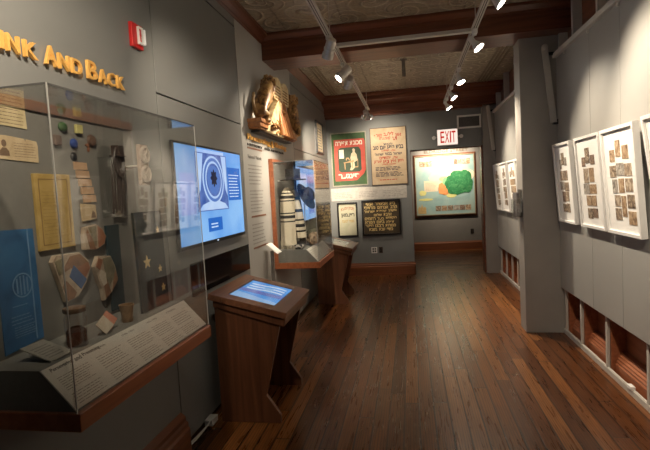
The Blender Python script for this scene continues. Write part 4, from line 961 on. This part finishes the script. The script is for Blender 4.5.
# slanting white shade arms
def arm(x, y, label):
    t = thing('shade_arm', label, 'wall bracket', (x + .04, y, 2.15), 'white pivoting wall arms')
    M = FR((x + .055, y - .0, 2.18), (1, 0, 0), (-.072, 0, .75))
    MB().rect(M, -.03, 0, .03, .76, -.012, .012).build('bar', PLAST if 0 else CREAM, t, bevel=.004)
    MB().lathe([(.03, -.012), (.03, .006), (.015, .01)], M.p(0, .755, .014), 18, Matrix.Rotation(math.radians(90), 3, 'X')).build('pivot', CREAM, t, smooth=True)
    MB().box(x - .035, y - .01, 2.85, x + .09, y + .0252, 2.88).box(x + .05, y - .01, 2.16, x + .10, y + .0252, 2.21).build('bracket', BLACK, t)
arm(1.405, 5.21, 'long slanting cream bar pivoted on a bracket across the pier corner'); arm(1.41, 8.775, 'slanting cream bar on the far pier by the opening')
for j, (yy) in enumerate((3.76, 4.34, 4.95)):
    o = MB().box(1.485, yy - .012, 2.79, 1.502, yy + .012, 2.83).build('panel_clip', CREAM, bevel=.002)
    tag(o, ['small cream clip under the rail, nearest of three', 'small cream clip under the rail, middle of three', 'small cream clip under the rail, closest to the pier'][j], 'clip', 'clips along the cream rail')
o = MB().box(1.512, 3.68, .045, 1.545, 3.75, .072).build('floor_catch', PLASTW, bevel=.004); tag(o, 'small white catch on the low cream rail of the right wall', 'catch')

# ------------------------------------------------------------------ track lighting
TZ = 2.96
def track(name, p0, p1, label, grp='lighting tracks'):
    t = thing(name, label, 'track', ((p0[0] + p1[0]) / 2, (p0[1] + p1[1]) / 2, TZ), grp)
    x0, y0 = p0; x1, y1 = p1; hw = .024
    if x0 == x1:
        MB().box(x0 - hw, y0, TZ, x0 - .014, y1, TZ + .03).box(x0 + .014, y0, TZ, x0 + hw, y1, TZ + .03).box(x0 - .014, y0, TZ + .022, x0 + .014, y1, TZ + .03).box(x0 - .004, y0, TZ + .002, x0 + .004, y1, TZ + .022).build('rail', TRACKM, t)
        for q in (-1, 1): MB().box(x0 + q * .009 - .0048, y0, TZ + .006, x0 + q * .009 + .0048, y1, TZ + .0218).build('slot', TRACKD, t)
    else:
        MB().box(x0, y0 - .028, TZ + .002, x1, y0 + .028, TZ + .032).build('rail', TRACKM, t)
    return t
trL = track('lighting_track', (-.645, .2), (-.645, 8.25), 'long cream lighting track hung over the left side of the corridor')
trR = track('lighting_track', (.62, .2), (.62, 8.1), 'long cream lighting track hung over the right side of the corridor')
track('lighting_track', (-.625, 4.55), (.60, 4.55), 'short cream track joining the two long ones crosswise')
for x, y in ((-.645, 2.0), (-.645, 4.3), (-.645, 8.0), (.62, 2.2), (.62, 4.4), (.62, 7.6), (-.645, 6.6), (.1, 4.55)):
    p = trL if x < 0 else trR
    if abs(x) < .3: continue
    MB().tube([(x, y, TZ + .028), (x, y, 3.322)], .004, 6).build('hanger_rod', TRACKM, p)

WARM = (1.0, .84, .64)
def aim(src, dst): return (Vector(dst) - Vector(src)).normalized()
def lamp_energy(src, d, e, size, blend, off=.0, soft=.03, col=WARM):
    L = bpy.data.lights.new('spot', 'SPOT'); L.energy = e * 3.4; L.spot_size = math.radians(size); L.spot_blend = blend; L.color = col; L.shadow_soft_size = soft
    o = bpy.data.objects.new('spot', L); COL.objects.link(o); o.location = Vector(src) + d * off
    o.rotation_mode = 'QUATERNION'; o.rotation_quaternion = d.to_track_quat('-Z', 'Y'); return o
def rot_to(d): return d.to_track_quat('Z', 'Y').to_matrix()
def head(kind, x, y, dst, e, size, label, blend=.9, zdrop=.15):
    """a fixture hanging from the track at (x, y), pointed at dst, with its own spot lamp"""
    c = Vector((x, y, TZ - zdrop)); d = aim(c, dst); M = rot_to(d)
    t = thing('track_spotlight', label, 'spotlight', (x, y, c.z), 'track spotlights')
    if kind == 'can':
        MB().box(x - .02, y - .05, TZ - .035, x + .02, y + .05, TZ - .001).build('adapter', STEEL, t, bevel=.004)
        MB().tube([(x, y, TZ - .03), c - d * .03], .010, 8).build('stem', STEEL, t)
        MB().lathe([(.028, -.10), (.042, -.09), (.045, -.02), (.045, -.018), (.050, -.014), (.050, .0), (.046, .004), (.046, .03), (.052, .034), (.052, .075), (.046, .078), (.044, .06)], c, 24, M).build('housing', STEEL, t, smooth=True)
        MB().lathe([(.043, .060), (.043, .064), (.001, .066)], c, 20, M).build('lens', LENS, t)
        off = .085
    else:
        MB().box(x - .02, y - .045, TZ - .04, x + .02, y + .045, TZ - .001).build('adapter', PLASTW, t, bevel=.004)
        MB().tube([(x, y, TZ - .035), c - d * .06], .008, 8).build('stem', PLASTW, t)
        MB().lathe([(.018, -.075), (.024, -.07), (.024, -.02), (.03, 0), (.050, .045), (.052, .055), (.048, .056), (.046, .045)], c, 24, M).build('housing', PLASTW, t, smooth=True)
        MB().lathe([(.045, .044), (.045, .05), (.001, .054)], c, 20, M).build('lens', LENS, t)
        off = .065
    lamp_energy(c, d, e, size, blend, off)
    return t
XL, XR = -.645, .62
head('can', XL, .9, (-1.5, 1.9, 1.95), 26, 80, 'nickel spotlight over the near case, behind the camera', zdrop=.12)
head('can', XL, 2.35, (-1.5, 3.2, 2.0), 9, 75, 'nickel spotlight above the near kiosk', zdrop=.12)
head('can', XL, 4.22, (-1.33, 5.2, 1.45), 46, 50, 'nickel can spotlight turned down to the left by the crossing track', zdrop=.11)
head('can', XL, 5.12, (-1.42, 4.75, 2.1), 20, 76, 'lit nickel can spotlight pointing back at the carved lions', zdrop=.11)
head('can', XL, 5.55, (-1.48, 8.05, 1.95), 230, 38, 'nickel spotlight turned away to the far left corner, close behind the lit can', zdrop=.11)
hc = head('can', XL, 7.9, (-.45, 8.9, 2.05), 15, 115, 'clustered nickel spotlight at the far end of the left track', zdrop=.13)
for k in range(7):
    a = k * 2 * math.pi / 7; c = Vector((XL, 7.9, TZ - .13))
    MB().tube([c + Vector((.03 * math.cos(a), .03 * math.sin(a), .0)), c + Vector((.085 * math.cos(a), .085 * math.sin(a), -.01)), c + Vector((.10 * math.cos(a), .10 * math.sin(a), -.06))], [.014, .02, .016], 8).build('reflector_fin', CHROME, hc, smooth=True)
head('par', XR, 1.2, (1.5, 2.2, 1.9), 30, 80, 'white flared spotlight behind the camera on the right track', zdrop=.12)
head('par', XR, 3.45, (1.5, 3.3, 2.0), 30, 80, 'white flared spotlight at the top of the frame on the right track', zdrop=.12)
head('par', XR, 4.48, (1.48, 4.1, 1.6), 24, 80, 'white flared spotlight just before the crossing track', zdrop=.12)
head('par', XR, 5.85, (1.2, 5.35, 1.2), 40, 90, 'white flared spotlight in the middle of the far bay', zdrop=.12)
head('par', XR, 6.85, (1.45, 6.45, 1.5), 36, 90, 'white flared spotlight, second from the far end of the right track', zdrop=.12)
head('par', XR, 7.7, (1.45, 7.4, 1.5), 34, 90, 'white flared spotlight at the far end of the right track', zdrop=.12)

# short spot hidden behind the lintel lights the map
t = thing('ceiling_spotlight', 'white spotlight in the far room above the map', 'spotlight', (.86, 11.2, 3.0))
cc = Vector((.86, 11.25, 3.02)); d = aim(cc, (.86, 12.2, 2.25))
MB().tube([(.86, 11.25, 3.32), cc], .01, 8).build('stem', PLASTW, t); MB().lathe([(.03, -.06), (.04, 0), (.05, .05), (.046, .045)], cc, 20, rot_to(d)).build('housing', PLASTW, t, smooth=True)
lamp_energy(cc, d, 85, 96, 1, .06)

# thin hanging cylinder on the far ceiling
t = thing('ceiling_sensor', 'slim grey cylinder hanging from the tin ceiling of the far bay', 'ceiling fixture', (0, 6.6, 3.1))
MB().lathe([(.022, 0), (.024, .004), (.024, .20), (.03, .205), (.03, .222)], (-.015, 6.6, 3.1), 18).build('body', plain('grey bronze', (.22, .19, .15), .5), t, smooth=True)
MB().lathe([(.05, 0), (.05, .008)], (-.015, 6.6, 3.313), 18).build('canopy', plain('grey bronze', (.22, .19, .15), .5), t)

# ------------------------------------------------------------------ world and camera
w_ = bpy.data.worlds.new('World'); S.world = w_; w_.use_nodes = True
w_.node_tree.nodes['Background'].inputs[0].default_value = (.6, .55, .5, 1); w_.node_tree.nodes['Background'].inputs[1].default_value = .02
cam = bpy.data.cameras.new('camera'); co = bpy.data.objects.new('camera', cam); COL.objects.link(co)
cam.sensor_width = 36; cam.lens = 475 / 650 * 36; cam.clip_start = .02
f = 475.0
dy = Vector((85 / f, 37 / f, -1)).normalized()                      # corridor direction seen by the camera
up = Vector((1, .056, 0)).cross(dy).normalized()
if up.y < 0: up = -up
dx = dy.cross(up)
Rm = Matrix((dx, dy, up))                                           # rows: world axes in camera space
co.matrix_world = Matrix.Translation((0, 0, 1.6)) @ Rm.to_4x4()
S.camera = co
S.view_settings.view_transform = 'Standard'; S.view_settings.look = 'None'; S.view_settings.gamma = 1
S.view_settings.exposure = .58; S.view_settings.use_curve_mapping = False
S.cycles.use_denoising = True; S.cycles.transparent_max_bounces = 32; S.cycles.max_bounces = 8; S.cycles.sample_clamp_indirect = 4
